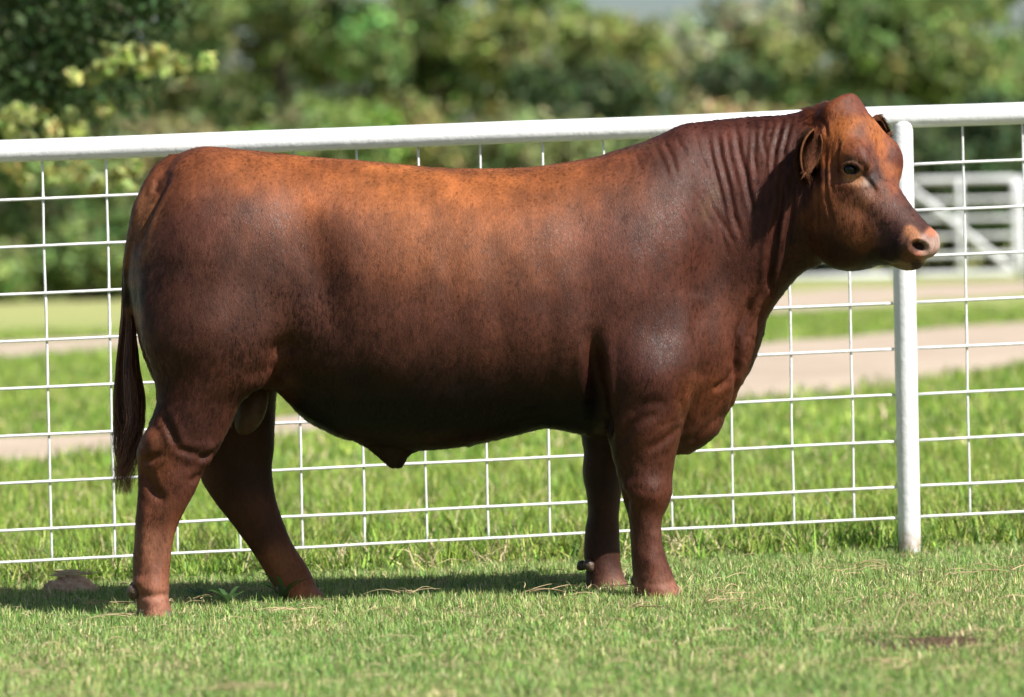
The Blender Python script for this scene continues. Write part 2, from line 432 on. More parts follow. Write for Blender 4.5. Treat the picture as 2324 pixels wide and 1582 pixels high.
TREES = [
 (60, 96, 8.6, 5.2, DK, 'tall dark green far tree at the left edge behind the hanging branch', .1),
 (330, 104, 9.2, 5.6, BR, 'olive brown far tree just right of the hanging branch', .08),
 (640, 92, 9.2, 5.6, GRN, 'big mid green far tree above the bull\'s hips', .08),
 (835, 118, 11., 5.0, DK, 'very dark far tree showing between the green and the yellow crowns', .08),
 (985, 100, 7.8, 3.6, GRN, 'small green far tree beside the first sky gap', .08),
 (1190, 92, 6.9, 3.9, OL, 'yellow olive far tree with a bright crown above the middle of the rail', .08),
 (1265, 116, 9.8, 2.2, GRN, 'green far treetop left of the blue sky opening', .1),
 (1465, 88, 4.7, 3.8, DK, 'low dark green far tree beneath the blue sky opening', .05),
 (1670, 96, 5.7, 4.2, OL, 'olive far tree right of the dark low one, above the bull\'s withers', .06),
 (1730, 120, 8.2, 5.2, PL, 'pale thin far tree with sky showing through its crown', .1),
 (1965, 90, 7.2, 4.6, GRN, 'broad green far tree behind the bull\'s head', .05),
 (2190, 94, 8.2, 4.6, (.22, .29, .07), 'light green far tree right of the bull\'s head', .05),
 (2420, 98, 8.0, 4.0, OL, 'olive far tree cut by the right edge', .08),
]
for i, (px, dist, h, wd, c, lab, low) in enumerate(TREES):
    X, Y = at(px, dist)
    tree('pine_tree' if False else 'broadleaf_tree', X, Y, h, wd, c, lab, low, 230, 64, .125, i, cvar=.3, dens=1)
BUSH = [
 (-40, 70, 2.9, 3.2, DK, 'dark bush at the left edge below the rail'),
 (190, 66, 2.5, 2.6, GRN, 'green bush seen through the wire left of the tail'),
 (420, 76, 3.4, 3.6, (.22, .21, .085), 'brownish olive bush above the bull\'s rump'),
 (600, 72, 3.3, 3.2, GRN, 'round green bush above the bull\'s loin'),
 (790, 74, 3.2, 3.0, (.20, .31, .06), 'bright green bush left of the yellow brush'),
 (960, 76, 3.2, 3.2, OL, 'yellowish bush just right of the bright green one'),
 (1140, 72, 3.1, 3.0, BR, 'brown olive bush low over the middle of the rail'),
 (1320, 74, 2.9, 3.0, DK, 'dark bush low over the rail right of the brown one'),
 (1500, 76, 3.0, 3.2, GRN, 'green bush above the bull\'s shoulder hump'),
 (1690, 74, 3.1, 3.2, YL, 'straw coloured bush behind the bull\'s neck crest'),
 (1870, 72, 2.9, 3.0, DK, 'dark bush left of the bull\'s poll'),
 (2080, 70, 3.0, 3.0, DK, 'dark bush behind the fence post top'),
 (2260, 72, 3.2, 3.2, DK, 'very dark bush behind the wire right of the post'),
 (2420, 72, 2.9, 3.0, GRN, 'green bush at the right edge over the far gate'),
]
for i, (px, dist, h, wd, c, lab) in enumerate(BUSH):
    X, Y = at(px, dist)
    tree('bush', X, Y, h, wd, c, lab, .0, 150, 60, .10, 50 + i, cat='bush', cvar=.3)
# far wood that closes the gaps
r = np.random.default_rng(3)
nW = 1100; cx = r.uniform(-55, 55, nW); pxw = 1162 + cx / 139 * FPX
hw = np.interp(pxw, [-900, 600, 1040, 1062, 1085, 1110, 1350, 1378, 1480, 1520, 1700, 1900, 2500], [13, 13, 12, 7, 7, 11, 11, 7.0, 7.0, 8.2, 8.0, 11, 12])
C = np.stack([cx, r.uniform(120, 135, nW), gz(cx, 125) + r.random(nW) ** .8 * hw], -1)
V, F, K = leaf_cloud(C, .5 + .6 * r.random(nW), 60, .24, np.array([[.10, .15, .05]]) * (1 + .3 * r.normal(size=(nW, 1))), .8, 4)
me = np_mesh('far_wood', V, F); set_col(me, 'tint', K)
tag(link('far_wood', me, mat=M_leaf, smooth=False), 'distant dark brush closing the gaps between the far trees', 'wood', kind='stuff')

# hanging branch tree, upper left, nearer
def near_tree():
    Y = 12.5; dist = Y - CAM_Y
    x0 = -5.6; g0 = float(gz(x0, Y)); T = empty('shade_tree', (x0, Y, g0))
    tag(T, 'near dark shade tree whose leafy branches hang into the upper left corner', 'tree')
    r = np.random.default_rng(21)
    def W(px, py, dy=0): 
        return unproject(np.float64(px), np.float64(py), np.float64(Y + dy))
    top = np.array([x0 + .3, Y, g0 + 3.2])
    parts = [limb((x0, Y, g0 - .3), top, .26, .16, .05, r)]
    # main crown: big mass above and left of the frame, with clumps reaching into view
    C = []; Rr = []; K = []
    for k in range(1500):
        px = r.uniform(-900, 480); py = r.uniform(-700, 330)
        edge = 470 - 0.9 * max(0, py - 40) if py > 40 else 470
        if px > edge: continue
        if py > 260 and r.random() < .6: continue
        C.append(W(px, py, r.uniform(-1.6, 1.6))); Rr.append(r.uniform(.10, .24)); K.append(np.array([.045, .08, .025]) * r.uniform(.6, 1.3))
    # hanging tufts, sunlight painted in as a paler, yellower leaf green
    for (px, py, n, s) in [(330, 120, 6, 36), (390, 150, 6, 34), (280, 160, 4, 30), (200, 175, 2, 20), (250, 235, 1, 16), (110, 280, 5, 34), (170, 290, 4, 30), (60, 310, 3, 26), (30, 250, 3, 26), (180, 375, 4, 30), (250, 395, 5, 30), (60, 385, 3, 26), (130, 400, 2, 20)]:
        for _ in range(n):
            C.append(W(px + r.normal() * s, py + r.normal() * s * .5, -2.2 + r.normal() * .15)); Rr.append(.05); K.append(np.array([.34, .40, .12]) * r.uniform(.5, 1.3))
    C = np.array(C); Rr = np.array(Rr); K = np.array(K)
    V, F, cc = leaf_cloud(C, Rr, 30, .042, K, .9, 5)
    V = np.asarray(V)
    me = np_mesh('crown', V, F); set_col(me, 'tint', cc)
    link('crown', me, T, M_leaf, smooth=False)
    for (px, py, dy) in [(330, 60, -2), (200, 120, -2), (120, 240, -2), (60, 300, -2.2), (380, 20, 0), (0, 100, 1), (150, -100, 0), (-200, -200, 1), (-400, -300, -1), (220, 340, -2.2)]:
        parts.append(limb(top + r.normal(size=3) * .1, W(px, py, dy + 2.5), .05, .006, .12, r))
    link('trunk', build_mesh('trunk', parts), T, M_bark)
near_tree()

# ------------------------------------------------------------------ grass
def blades(n, rad, hmin, hmax, wd, lean, straw, seed, seg=3, cols=None):
    r = np.random.default_rng(seed)
    a = r.random(n) * 2 * np.pi; q = rad * np.sqrt(r.random(n))
    base = np.stack([q * np.cos(a), q * np.sin(a), np.full(n, -.004)], -1)
    h = r.uniform(hmin, hmax, n); az = r.random(n) * 2 * np.pi
    ln = np.abs(r.normal(0, lean, n)); isS = r.random(n) < straw
    ln = np.where(isS, ln * 1.6 + .35, ln)
    dirv = np.stack([np.cos(az), np.sin(az), np.zeros(n)], -1)
    side = np.stack([-np.sin(az), np.cos(az), np.zeros(n)], -1)
    tw = r.normal(0, .6, n); side = side * np.cos(tw)[:, None] + dirv * np.sin(tw)[:, None]
    ws = wd * r.uniform(.6, 1.3, n)
    rows = []
    for k in range(seg + 1):
        t = k / seg
        ang = ln * (.4 + 1.1 * t)
        P = base + dirv * (h * t * np.sin(ang))[:, None] + np.array([0, 0, 1]) * (h * t * np.cos(np.minimum(ang, 1.45)))[:, None]
        ww = ws * (1 - t ** 1.6) if k < seg else ws * .04
        rows += [P - side * ww[:, None] * .5, P + side * ww[:, None] * .5]
    V = np.stack(rows, 1); m = V.shape[1]
    F = []
    for k in range(seg): F.append(np.array([2 * k, 2 * k + 1, 2 * k + 3, 2 * k + 2]))
    F = (np.arange(n)[:, None, None] * m + np.array(F)[None]).reshape(-1, 4)
    cols = np.array(cols); ci = r.integers(0, len(cols), n)
    c = cols[ci] * r.uniform(.55, 1.3, (n, 1))
    c[isS] = np.array([.70, .58, .37]) * r.uniform(.6, 1.15, (int(isS.sum()), 1))
    return V.reshape(-1, 3), F, np.repeat(c, m, 0)
GC = [(.20, .38, .075), (.12, .26, .06), (.30, .44, .11), (.24, .38, .12), (.46, .46, .20)]
TC = [(.20, .36, .055), (.27, .43, .065), (.36, .46, .09), (.10, .21, .04), (.42, .46, .13)]
def clump_collection(nm, specs):
    c = bpy.data.collections.new(nm)
    for i, sp in enumerate(specs):
        V, F, K = blades(**sp)
        me = np_mesh(nm, V, F); set_col(me, 'tint', K); me.materials.append(M_blade)
        o = bpy.data.objects.new(nm + '_clump', me); c.objects.link(o)
    return c
def scatter(name, label, cat, P, coll, nvar, smin, smax, tilt=.12):
    n = len(P); me = bpy.data.meshes.new(name); me.vertices.add(n); me.vertices.foreach_set('co', np.asarray(P, np.float32).ravel())
    rot = np.stack([rng.normal(0, tilt, n), rng.normal(0, tilt, n), rng.random(n) * 6.283], -1).astype(np.float32)
    a = me.attributes.new('rot', 'FLOAT_VECTOR', 'POINT'); a.data.foreach_set('vector', rot.ravel())
    a = me.attributes.new('scl', 'FLOAT', 'POINT'); a.data.foreach_set('value', rng.uniform(smin, smax, n).astype(np.float32))
    a = me.attributes.new('idx', 'INT', 'POINT'); a.data.foreach_set('value', rng.integers(0, nvar, n).astype(np.int32))
    o = bpy.data.objects.new(name, me); COL.objects.link(o); tag(o, label, cat, kind='stuff')
    g = bpy.data.node_groups.new(name, 'GeometryNodeTree')
    g.interface.new_socket('Geometry', in_out='INPUT', socket_type='NodeSocketGeometry')
    g.interface.new_socket('Geometry', in_out='OUTPUT', socket_type='NodeSocketGeometry')
    gi = g.nodes.new('NodeGroupInput'); go = g.nodes.new('NodeGroupOutput')
    ip = g.nodes.new('GeometryNodeInstanceOnPoints'); ci = g.nodes.new('GeometryNodeCollectionInfo')
    ci.inputs['Collection'].default_value = coll; ci.inputs['Separate Children'].default_value = True; ci.inputs['Reset Children'].default_value = True
    def na(nm, dt):
        k = g.nodes.new('GeometryNodeInputNamedAttribute'); k.data_type = dt; k.inputs[0].default_value = nm
        return [s for s in k.outputs if s.enabled and s.name == 'Attribute'][0]
    ip.inputs['Pick Instance'].default_value = True
    L = g.links.new
    L(gi.outputs[0], ip.inputs['Points']); L(ci.outputs[0], ip.inputs['Instance'])
    L(na('idx', 'INT'), ip.inputs['Instance Index']); L(na('rot', 'FLOAT_VECTOR'), ip.inputs['Rotation']); L(na('scl', 'FLOAT'), ip.inputs['Scale'])
    L(ip.outputs[0], go.inputs[0])
    md = o.modifiers.new('scatter', 'NODES'); md.node_group = g
    return o
lawn_c = clump_collection('lawn', [dict(n=30, rad=.045, hmin=.014, hmax=.036, wd=.0032, lean=.8, straw=[.2, .34, .5, .26, .2, .75][i], seed=i, cols=GC) for i in range(6)])
tall_c = clump_collection('meadow', [dict(n=30, rad=.07, hmin=.06, hmax=.16, wd=.0085, lean=.55, straw=[.05, .1, .22, .04, .10][i], seed=20 + i, cols=TC) for i in range(5)])
far_c = clump_collection('pasture', [dict(n=50, rad=.16, hmin=.04, hmax=.10, wd=.010, lean=.6, straw=[.08, .2, .10][i], seed=40 + i, cols=TC) for i in range(3)])
def field(n, xa, xb, ya, yb, keep=None):
    x = rng.uniform(xa, xb, n); y = rng.uniform(ya, yb, n)
    if keep is not None:
        k = keep(x, y); x = x[k]; y = y[k]
    return np.stack([x, y, gz(x, y)], -1)
SOILX, SOILY = 1.02, -1.78
def lawn_keep(x, y):
    nz = np.array([noise.noise(Vector((a * 1.6, b_ * 1.6, 3.3))) for a, b_ in zip(x, y)])
    k = rng.random(len(x)) < (.9 + .5 * nz)
    hole = ((x - SOILX) / .20) ** 2 + ((y - SOILY + .04) / .26) ** 2 < 1
    for pxx in (1.305,):
        pp = (np.abs(x - pxx) < .10) & (y > fy(pxx) - .45) & (y < fy(pxx) + .02); k &= ~(pp & (rng.random(len(x)) < .85))
    for hx, hy in ((-1.04, -.25), (-.60, .10), (.44, -.24), (.28, .12)):
        k &= ~((np.hypot((x - hx) / 1.3, y - hy) < .10) & (rng.random(len(x)) < .55))
    return k & ~(hole & (rng.random(len(x)) < .80))
scatter('lawn_grass', 'short mown green grass with straw under and in front of the bull', 'grass', field(56000, -3.3, 3.3, -3.7, 1.65, lawn_keep), lawn_c, 6, .7, 1.35)
def tall_keep(x, y):
    nz = np.array([noise.noise(Vector((a * 2.2, b_ * 2.2, 1.3))) for a, b_ in zip(x, y)])
    near = (y > 1.22 + .12 * x + nz * .22) & ~((np.abs(x - 1.305) < .07) & (y < fy(1.305) + .04))
    return near & (rng.random(len(x)) < .75 + nz)
scatter('tall_grass', 'longer bright green grass behind the white fence', 'grass', field(15000, -4, 4.6, .8, 6.5, tall_keep), tall_c, 5, .45, 1.05, .2)
def off_road(x, y):
    if True: pass
    lo = np.interp(x, [-9, -2.4, -1.3, .5, 1.75, 4.2, 12], [6, 8.7, 10.6, 12.2, 13.6, 18.2, 30]); hi = np.interp(x, [-9, -2.4, -1.3, .5, 1.75, 4.2, 12], [8.4, 11, 12.6, 17.5, 22, 26.5, 42])
    lo2 = np.interp(x, [-25, -4.4, 0, 5.8, 25], [9, 25.6, 31, 38.6, 62]); hi2 = np.interp(x, [-25, -4.4, 0, 5.8, 25], [12, 31, 37, 46.5, 74])
    return ~((y > lo) & (y < hi)) & ~((y > lo2) & (y < hi2))
scatter('pasture_grass', 'smooth blurred pasture grass between fence and far trees', 'grass', field(16000, -8, 9, 7, 34, off_road), far_c, 3, .5, 1.2, .15)

# loose straw lying on the lawn
def straw_bits():
    parts = []; r = np.random.default_rng(77); K = []
    Vs, Fs, o = [], [], 0
    def strand(x, y, L, az, lift, w):
        nonlocal o
        k = 6; t = np.linspace(0, 1, k); cv = r.normal(0, .5)
        ang = az + cv * t
        dx = np.cumsum(np.cos(ang)) * L / k; dy = np.cumsum(np.sin(ang)) * L / k
        X = x + dx; Y = y + dy; Z = gz(X, Y) + .022 + lift * np.sin(t * np.pi) + r.uniform(0, .012)
        V, F = tube(np.stack([X, Y, Z], -1), w * (1 - .6 * t), 4, False)
        Vs.append(V); Fs.append(F + o); o += len(V); K.append(np.repeat(np.array([[.62, .50, .30]]) * r.uniform(.65, 1.1), len(V), 0))
    for _ in range(420):
        strand(r.uniform(-2.2, 2.2), r.uniform(-3.2, 1.0), r.uniform(.03, .14), r.uniform(0, 6.28), r.uniform(0, .012), r.uniform(.0007, .0015))
    for _ in range(34):   # little bundles
        x, y = r.uniform(-2, 2), r.uniform(-2.8, .5); az = r.uniform(0, 6.28)
        for _ in range(7): strand(x + r.normal() * .015, y + r.normal() * .015, r.uniform(.05, .16), az + r.normal() * .7, r.uniform(0, .014), r.uniform(.0008, .0018))
    for _ in range(10): strand(SOILX - .05 + r.normal() * .04, SOILY + .05, r.uniform(.15, .28), r.uniform(.2, 2.9), .07, .0012)
    me = np_mesh('straw', np.concatenate(Vs), np.concatenate(Fs)); set_col(me, 'tint', np.concatenate(K)); 
    tag(link('dry_straw', me, mat=M_blade), 'loose pale straw bits scattered on the mown lawn', 'straw', kind='stuff')
straw_bits()

def lump(name, cx, cy, rx, ry, h, mat, seed, amp=.35, flat=False):
    n, m = 28, 16; V = []
    for i in range(m + 1):
        ph = math.pi / 2 * i / m
        for j in range(n):
            th = 2 * math.pi * j / n
            d = Vector((math.cos(th) * math.sin(ph), math.sin(th) * math.sin(ph), math.cos(ph)))
            k = 1 + amp * noise.noise(d * 2.3 + Vector((seed, 0, 0))) + amp * .5 * noise.noise(d * 7 + Vector((seed, 3, 0)))
            x = cx + d.x * rx * k; y = cy + d.y * ry * k
            V.append((x, y, float(gz(x, y)) + d.z * h * k - .006))
    F = []
    for i in range(m):
        for j in range(n):
            a = i * n + j; b_ = i * n + (j + 1) % n
            F.append((a, a + n, b_ + n, b_))
    return np_mesh(name, V, F)
soil = link('soil_patch', lump('soil_patch', SOILX, SOILY, .23, .20, .014, M_soil, 4), mat=M_soil); tag(soil, kind='structure')
clod = empty('clay_clod', (-1.42, .84, float(gz(-1.42, .84))))
tag(clod, 'red brown clay clod with dry thatch on top, on the lawn left of the bull', 'clod')
link('clay', lump('clay', -1.42, .84, .09, .06, .062, M_dirt, 9, .28), clod, M_dirt)
def thatch():
    Vs, Fs, K, o = [], [], [], 0; r = np.random.default_rng(5)
    for _ in range(70):
        x = -1.42 + r.normal() * .028; y = .84 + r.normal() * .03; az = r.normal() * .4; L = r.uniform(.02, .05)
        t = np.linspace(0, 1, 4); X = x + t * L * np.cos(az) - L / 2; Y = y + t * L * np.sin(az)
        Z = gz(X, Y) + .058 + r.uniform(0, .014) + 0 * X
        V, F = tube(np.stack([X, Y, Z], -1), .0013, 4, False); Vs.append(V); Fs.append(F + o); o += len(V); K.append(np.repeat([[.6, .5, .32]], len(V), 0))
    me = np_mesh('thatch', np.concatenate(Vs), np.concatenate(Fs)); set_col(me, 'tint', np.concatenate(K))
    tag(link('thatch', me, clod, M_blade), kind='stuff')
thatch()

def weed(x, y, nleaf, L, wd, label, seed, up=.5):
    r = np.random.default_rng(seed); z0 = float(gz(x, y)); W = empty('broadleaf_weed', (x, y, z0)); tag(W, label, 'weed', 'broad-leaved weeds on the lawn')
    for k in range(nleaf):
        az = r.uniform(0, 6.28); e = r.uniform(.15, up + .3); l = L * r.uniform(.6, 1.1)
        t = np.linspace(0, 1, 8); ang = e * (1 - 1.1 * t) + .15
        s = np.concatenate([[0], np.cumsum(np.cos(ang))[:-1]]) / 8 * l; zz = np.concatenate([[0], np.cumsum(np.sin(ang))[:-1]]) / 8 * l
        ww = wd * np.sin(np.pi * (t * .92 + .06)) ** .8 * .5
        d = np.array([math.cos(az), math.sin(az)]); sd = np.array([-d[1], d[0]])
        rows = []
        for q in (-1, 0, 1):
            rows.append(np.stack([x + d[0] * s + sd[0] * ww * q, y + d[1] * s + sd[1] * ww * q, z0 + .02 + zz + (abs(q) * ww * .35)], -1))
        V = np.stack(rows, 1).reshape(-1, 3); F = []
        for i in range(7):
            for q in range(2): a = i * 3 + q; F.append((a, a + 3, a + 4, a + 1))
        me = np_mesh('leaf', V, F); c = np.array([.06, .13, .04]) * r.uniform(.8, 1.3); set_col(me, 'tint', np.repeat(c[None], len(V), 0))
        link('leaf', me, W, M_blade)
weed(-.86, .02, 9, .12, .016, 'dark broad-leaved weed between the bull\'s hind feet', 1)
weed(-.95, .12, 6, .10, .014, 'smaller broad-leaved weed behind the rear hind foot', 2)
weed(-.70, .10, 7, .13, .014, 'spiky weed in the bull\'s shadow left of the far hind foot', 4, 1.0)
weed(-.47, -2.35, 3, .08, .012, 'tiny weed blades in the foreground lawn, below the far hind foot', 6, 1.1)

# ------------------------------------------------------------------ THE BULL
# worked out in a space of (px, py, v): frame pixels of the side view and v = depth * 765
SC = 765.0
def hermite(t, v):
    """smooth table through stations"""
    t = np.asarray(t, float); v = np.asarray(v, float)
    m = np.gradient(v, t); ts = np.linspace(t[0], t[-1], 600)
    i = np.clip(np.searchsorted(t, ts, 'right') - 1, 0, len(t) - 2)
    h = t[i + 1] - t[i]; s = (ts - t[i]) / h
    o = (2 * s ** 3 - 3 * s ** 2 + 1) * v[i] + (s ** 3 - 2 * s ** 2 + s) * h * m[i] + (-2 * s ** 3 + 3 * s ** 2) * v[i + 1] + (s ** 3 - s ** 2) * h * m[i + 1]
    return ts, o
BIG = 60.0
class Slices:
    """stack of elliptic sections; ax='x' sections stand at px, else at py. stations: (t, lo, hi, W, vc)"""
    def __init__(s, ax, st, n=2.0, frame=None, endk=1.0):
        st = sorted(st); s.ax = ax; s.n = n; s.frame = frame; a = np.array(st, float)
        s.t0, s.t1 = a[0, 0], a[-1, 0]; s.tab = [hermite(a[:, 0], a[:, k]) for k in range(1, 5)]
        s.a = a; m = 60
        s.lim = (s.t0 - m, s.t1 + m, a[:, 1].min() - m, a[:, 2].max() + m, (a[:, 4] - a[:, 3]).min() - m, (a[:, 4] + a[:, 3]).max() + m)
    def __call__(s, P):
        if s.frame is not None: P = s.frame(P)
        x, y, v = P[:, 0], P[:, 1], P[:, 2]
        t, q = (x, y) if s.ax == 'x' else (y, x)
        L = s.lim; k = (t > L[0]) & (t < L[1]) & (q > L[2]) & (q < L[3]) & (v > L[4]) & (v < L[5])
        out = np.full(len(P), BIG)
        if not k.any(): return out
        t, q, v = t[k], q[k], v[k]; tc = np.clip(t, s.t0, s.t1)
        lo, hi, W, vc = [np.interp(tc, *tb) for tb in s.tab]
        h = np.maximum((hi - lo) / 2, 3); c = (hi + lo) / 2; W = np.maximum(W, 3)
        a = np.abs(q - c) / h; b = np.abs(v - vc) / W
        f = ((a ** s.n + b ** s.n) ** (1 / s.n))
        # approx. distance: radial distance along the ray scaled by local radius
        rr = np.sqrt((q - c) ** 2 + (v - vc) ** 2) + 1e-6
        d = np.where(f > .05, rr * (1 - 1 / np.maximum(f, .05)), -np.minimum(h, W) * .9)
        d = np.maximum(d, -BIG)
        e = np.abs(t - tc); d = np.where(e > 0, np.sqrt(np.maximum(d, 0) ** 2 + e ** 2) + np.minimum(d, 0) * 0, d)
        out[k] = np.minimum(d, BIG)
        return out
class Ell:
    def __init__(s, c, r, frame=None): s.c = np.array(c, float); s.r = np.array(r, float); s.frame = frame
    def __call__(s, P):
        if s.frame is not None: P = s.frame(P)
        q = (P - s.c) / s.r; f = np.sqrt((q ** 2).sum(1)); rr = np.linalg.norm(P - s.c, axis=1) + 1e-6
        return np.clip(np.where(f > .05, rr * (1 - 1 / np.maximum(f, .05)), -s.r.min()), -BIG, BIG)
def smin(a, b, k):
    h = np.clip(.5 + .5 * (b - a) / k, 0, 1); return b * (1 - h) + a * h - k * h * (1 - h)

torso = Slices('x', [(292, 575, 660, 40, 0), (300, 525, 700, 85, 0), (312, 490, 760, 120, 0), (335, 440, 830, 155, 0), (365, 395, 885, 182, 0), (400, 356, 905, 200, 0), (450, 336, 905, 215, 0),
 (500, 335, 900, 222, 0), (560, 341, 890, 222, 0), (620, 347, 882, 216, 0), (650, 351, 908, 214, 0), (690, 355, 948, 218, 0), (740, 359, 977, 228, 0), (790, 362, 997, 238, 0),
 (850, 367, 1012, 246, 0), (900, 372, 1021, 250, 0), (960, 378, 1023, 252, 0), (1060, 383, 1011, 252, 0), (1180, 381, 984, 248, 0), (1240, 375, 971, 244, 0), (1300, 366, 981, 238, 0),
 (1350, 357, 992, 232, 0), (1400, 346, 1000, 226, 0), (1450, 334, 1005, 218, 0), (1500, 316, 1005, 205, 0), (1560, 300, 985, 180, 0), (1600, 320, 950, 150, 0), (1640, 380, 880, 110, 0), (1670, 460, 780, 60, 0)], 2.25)
neck = Slices('x', [(1400, 360, 820, 150, 0), (1450, 337, 820, 140, 0), (1500, 315, 820, 130, 0), (1530, 298, 815, 124, 0), (1560, 285, 800, 120, -2), (1600, 276, 780, 116, -4), (1650, 270, 750, 112, -8),
 (1700, 266, 720, 108, -14), (1750, 263, 690, 104, -22), (1790, 259, 645, 100, -30), (1830, 250, 614, 94, -38), (1862, 239, 600, 84, -46), (1892, 228, 560, 62, -54)], 2.2)
brisket = Slices('y', [(540, 1480, 1800, 90, -8), (600, 1470, 1796, 100, -8), (650, 1450, 1776, 106, -6), (705, 1430, 1746, 112, -4), (770, 1410, 1730, 116, 0), (840, 1400, 1702, 116, 0), (888, 1400, 1676, 110, 0), (915, 1400, 1666, 100, 0), (931, 1400, 1655, 96, 0), (942, 1400, 1647, 94, 0), (962, 1402, 1640, 90, 0), (985, 1410, 1628, 80, 0), (1010, 1430, 1600, 62, 0), (1030, 1480, 1565, 36, 0)], 2.0)
sheath = Slices('y', [(960, 800, 1000, 60, 0), (1000, 822, 965, 44, 0), (1020, 838, 938, 34, 0), (1035, 855, 926, 28, 0), (1050, 872, 920, 22, 0), (1062, 886, 911, 14, 0)])
NH, FH = -148, 148
hindN = Slices('y', [(560, 335, 640, 60, NH + 30), (640, 320, 665, 80, NH + 18), (700, 318, 662, 90, NH + 8), (790, 326, 640, 90, NH), (857, 350, 606, 80, NH), (908, 356, 552, 70, NH), (963, 339, 523, 62, NH), (1022, 312, 494, 54, NH),
 (1058, 313, 470, 48, NH), (1113, 313, 443, 42, NH), (1168, 309, 414, 38, NH - 4), (1235, 304, 391, 37, NH - 8), (1290, 301, 385, 40, NH - 10), (1337, 304, 383, 44, NH - 12), (1357, 308, 383, 46, NH - 12), (1378, 311, 388, 48, NH - 12), (1412, 308, 394, 50, NH - 12)])
hindF = Slices('y', [(560, 335, 640, 60, FH - 30), (640, 320, 665, 80, FH - 18), (700, 330, 662, 90, FH - 8), (790, 350, 650, 90, FH), (857, 380, 634, 80, FH), (908, 400, 626, 72, FH), (963, 415, 624, 66, FH), (1022, 436, 622, 56, FH),
 (1058, 448, 618, 50, FH), (1093, 458, 620, 46, FH), (1137, 486, 627, 42, FH), (1190, 526, 644, 38, FH), (1238, 563, 666, 37, FH), (1286, 594, 698, 40, FH), (1314, 610, 712, 44, FH), (1335, 624, 722, 46, FH), (1352, 634, 738, 50, FH), (1382, 640, 752, 50, FH)])
NF, FF = -140, 140
foreN = Slices('y', [(680, 1350, 1600, 70, NF + 18), (760, 1340, 1602, 84, NF + 4), (840, 1345, 1592, 88, NF), (895, 1356, 1572, 84, NF), (950, 1370, 1557, 76, NF), (983, 1378, 1548, 70, NF), (1035, 1390, 1534, 60, NF), (1083, 1402, 1527, 54, NF), (1120, 1411, 1525, 54, NF), (1145, 1418, 1516, 52, NF),
 (1175, 1427, 1503, 46, NF), (1223, 1432, 1502, 42, NF), (1263, 1434, 1512, 42, NF), (1300, 1436, 1526, 46, NF), (1325, 1438, 1535, 50, NF), (1342, 1440, 1548, 52, NF), (1372, 1436, 1556, 54, NF)])
foreF = Slices('y', [(700, 1340, 1560, 70, FF - 10), (840, 1325, 1540, 80, FF), (930, 1320, 1480, 70, FF), (987, 1320, 1440, 62, FF), (1031, 1324, 1425, 56, FF), (1071, 1322, 1415, 52, FF), (1123, 1330, 1410, 50, FF), (1163, 1334, 1405, 46, FF), (1203, 1329, 1405, 42, FF),
 (1243, 1326, 1407, 42, FF), (1283, 1328, 1410, 44, FF), (1310, 1330, 1418, 48, FF), (1335, 1328, 1428, 52, FF), (1365, 1328, 1432, 52, FF)])
tail = Slices('y', [(350, 385, 445, 20, 0), (372, 356, 425, 30, -16), (400, 335, 402, 34, -34), (440, 314, 378, 36, -48), (470, 301, 356, 36, -54), (505, 294, 337, 34, -56), (553, 285, 319, 28, -48), (594, 280, 309, 22, -30), (640, 279, 303, 17, -14), (700, 279, 299, 14, -4), (780, 281, 297, 9, 0)])
# head frame
PHI = math.radians(38); cph, sph = math.cos(PHI), math.sin(PHI); HX, HV = 1900.0, -70.0
def head_local(P):
    dx = P[:, 0] - HX; dv = P[:, 2] - HV
    return np.stack([dx * cph - dv * sph, P[:, 1], dx * sph + dv * cph], -1)     # u forward, py, l lateral (+ = far side)
def head_world(u, y, l):
    return np.array([HX + u * cph + l * sph, y, HV - u * sph + l * cph])
TH = math.radians(38); ct, s_t = math.cos(TH), math.sin(TH)
def head_axis(P):
    q = head_local(P); du = q[:, 0]; dy = q[:, 1] - 400
    return np.stack([du * ct + dy * s_t, -du * s_t + dy * ct, q[:, 2]], -1)     # t along, s from dorsal(-) to ventral(+)
def _ta(u, y): dy = y - 400; return (u * ct + dy * s_t, -u * s_t + dy * ct)
dors = np.array([_ta(*p) for p in [(-40, 262), (0, 222), (28, 211), (58, 236), (86, 296), (112, 350), (134, 392), (168, 430), (203, 466), (236, 498), (258, 516), (272, 528)]])
vent = np.array([_ta(*p) for p in [(-60, 560), (-20, 596), (30, 617), (70, 612), (110, 602), (150, 601), (185, 606), (215, 606), (240, 601), (262, 590), (274, 566)]])
ts = [-115, -90, -60, -30, 0, 30, 60, 90, 120, 150, 180, 210, 235, 258, 276, 290, 299]
Wd = [56, 64, 74, 84, 96, 104, 103, 97, 86, 74, 64, 56, 54, 55, 54, 48, 34]
st = []
for t_, w_ in zip(ts, Wd):
    lo = np.interp(t_, dors[:, 0], dors[:, 1]); hi = np.interp(t_, vent[:, 0], vent[:, 1])
    st.append((t_, lo, hi, w_, 0))
head = Slices('x', st, 2.3, head_axis)
print('HEAD', [(round(a), round(b), round(c)) for a, b, c, _, _ in st])
headbits = [(Ell((14, 256, 0), (36, 28, 52), head_local), 34), (Ell((60, 330, 0), (50, 70, 78), head_local), 26),
            (Ell((98, 362, -66), (44, 44, 28), head_local), 24), (Ell((90, 368, 64), (44, 54, 33), head_local), 34),
            (Ell((45, 525, -44), (78, 82, 36), head_local), 24), (Ell((45, 525, 44), (78, 82, 36), head_local), 24),
            (Ell((205, 590, 0), (38, 24, 36), head_local), 10), (Ell((246, 554, 0), (32, 34, 50), head_local), 12)]
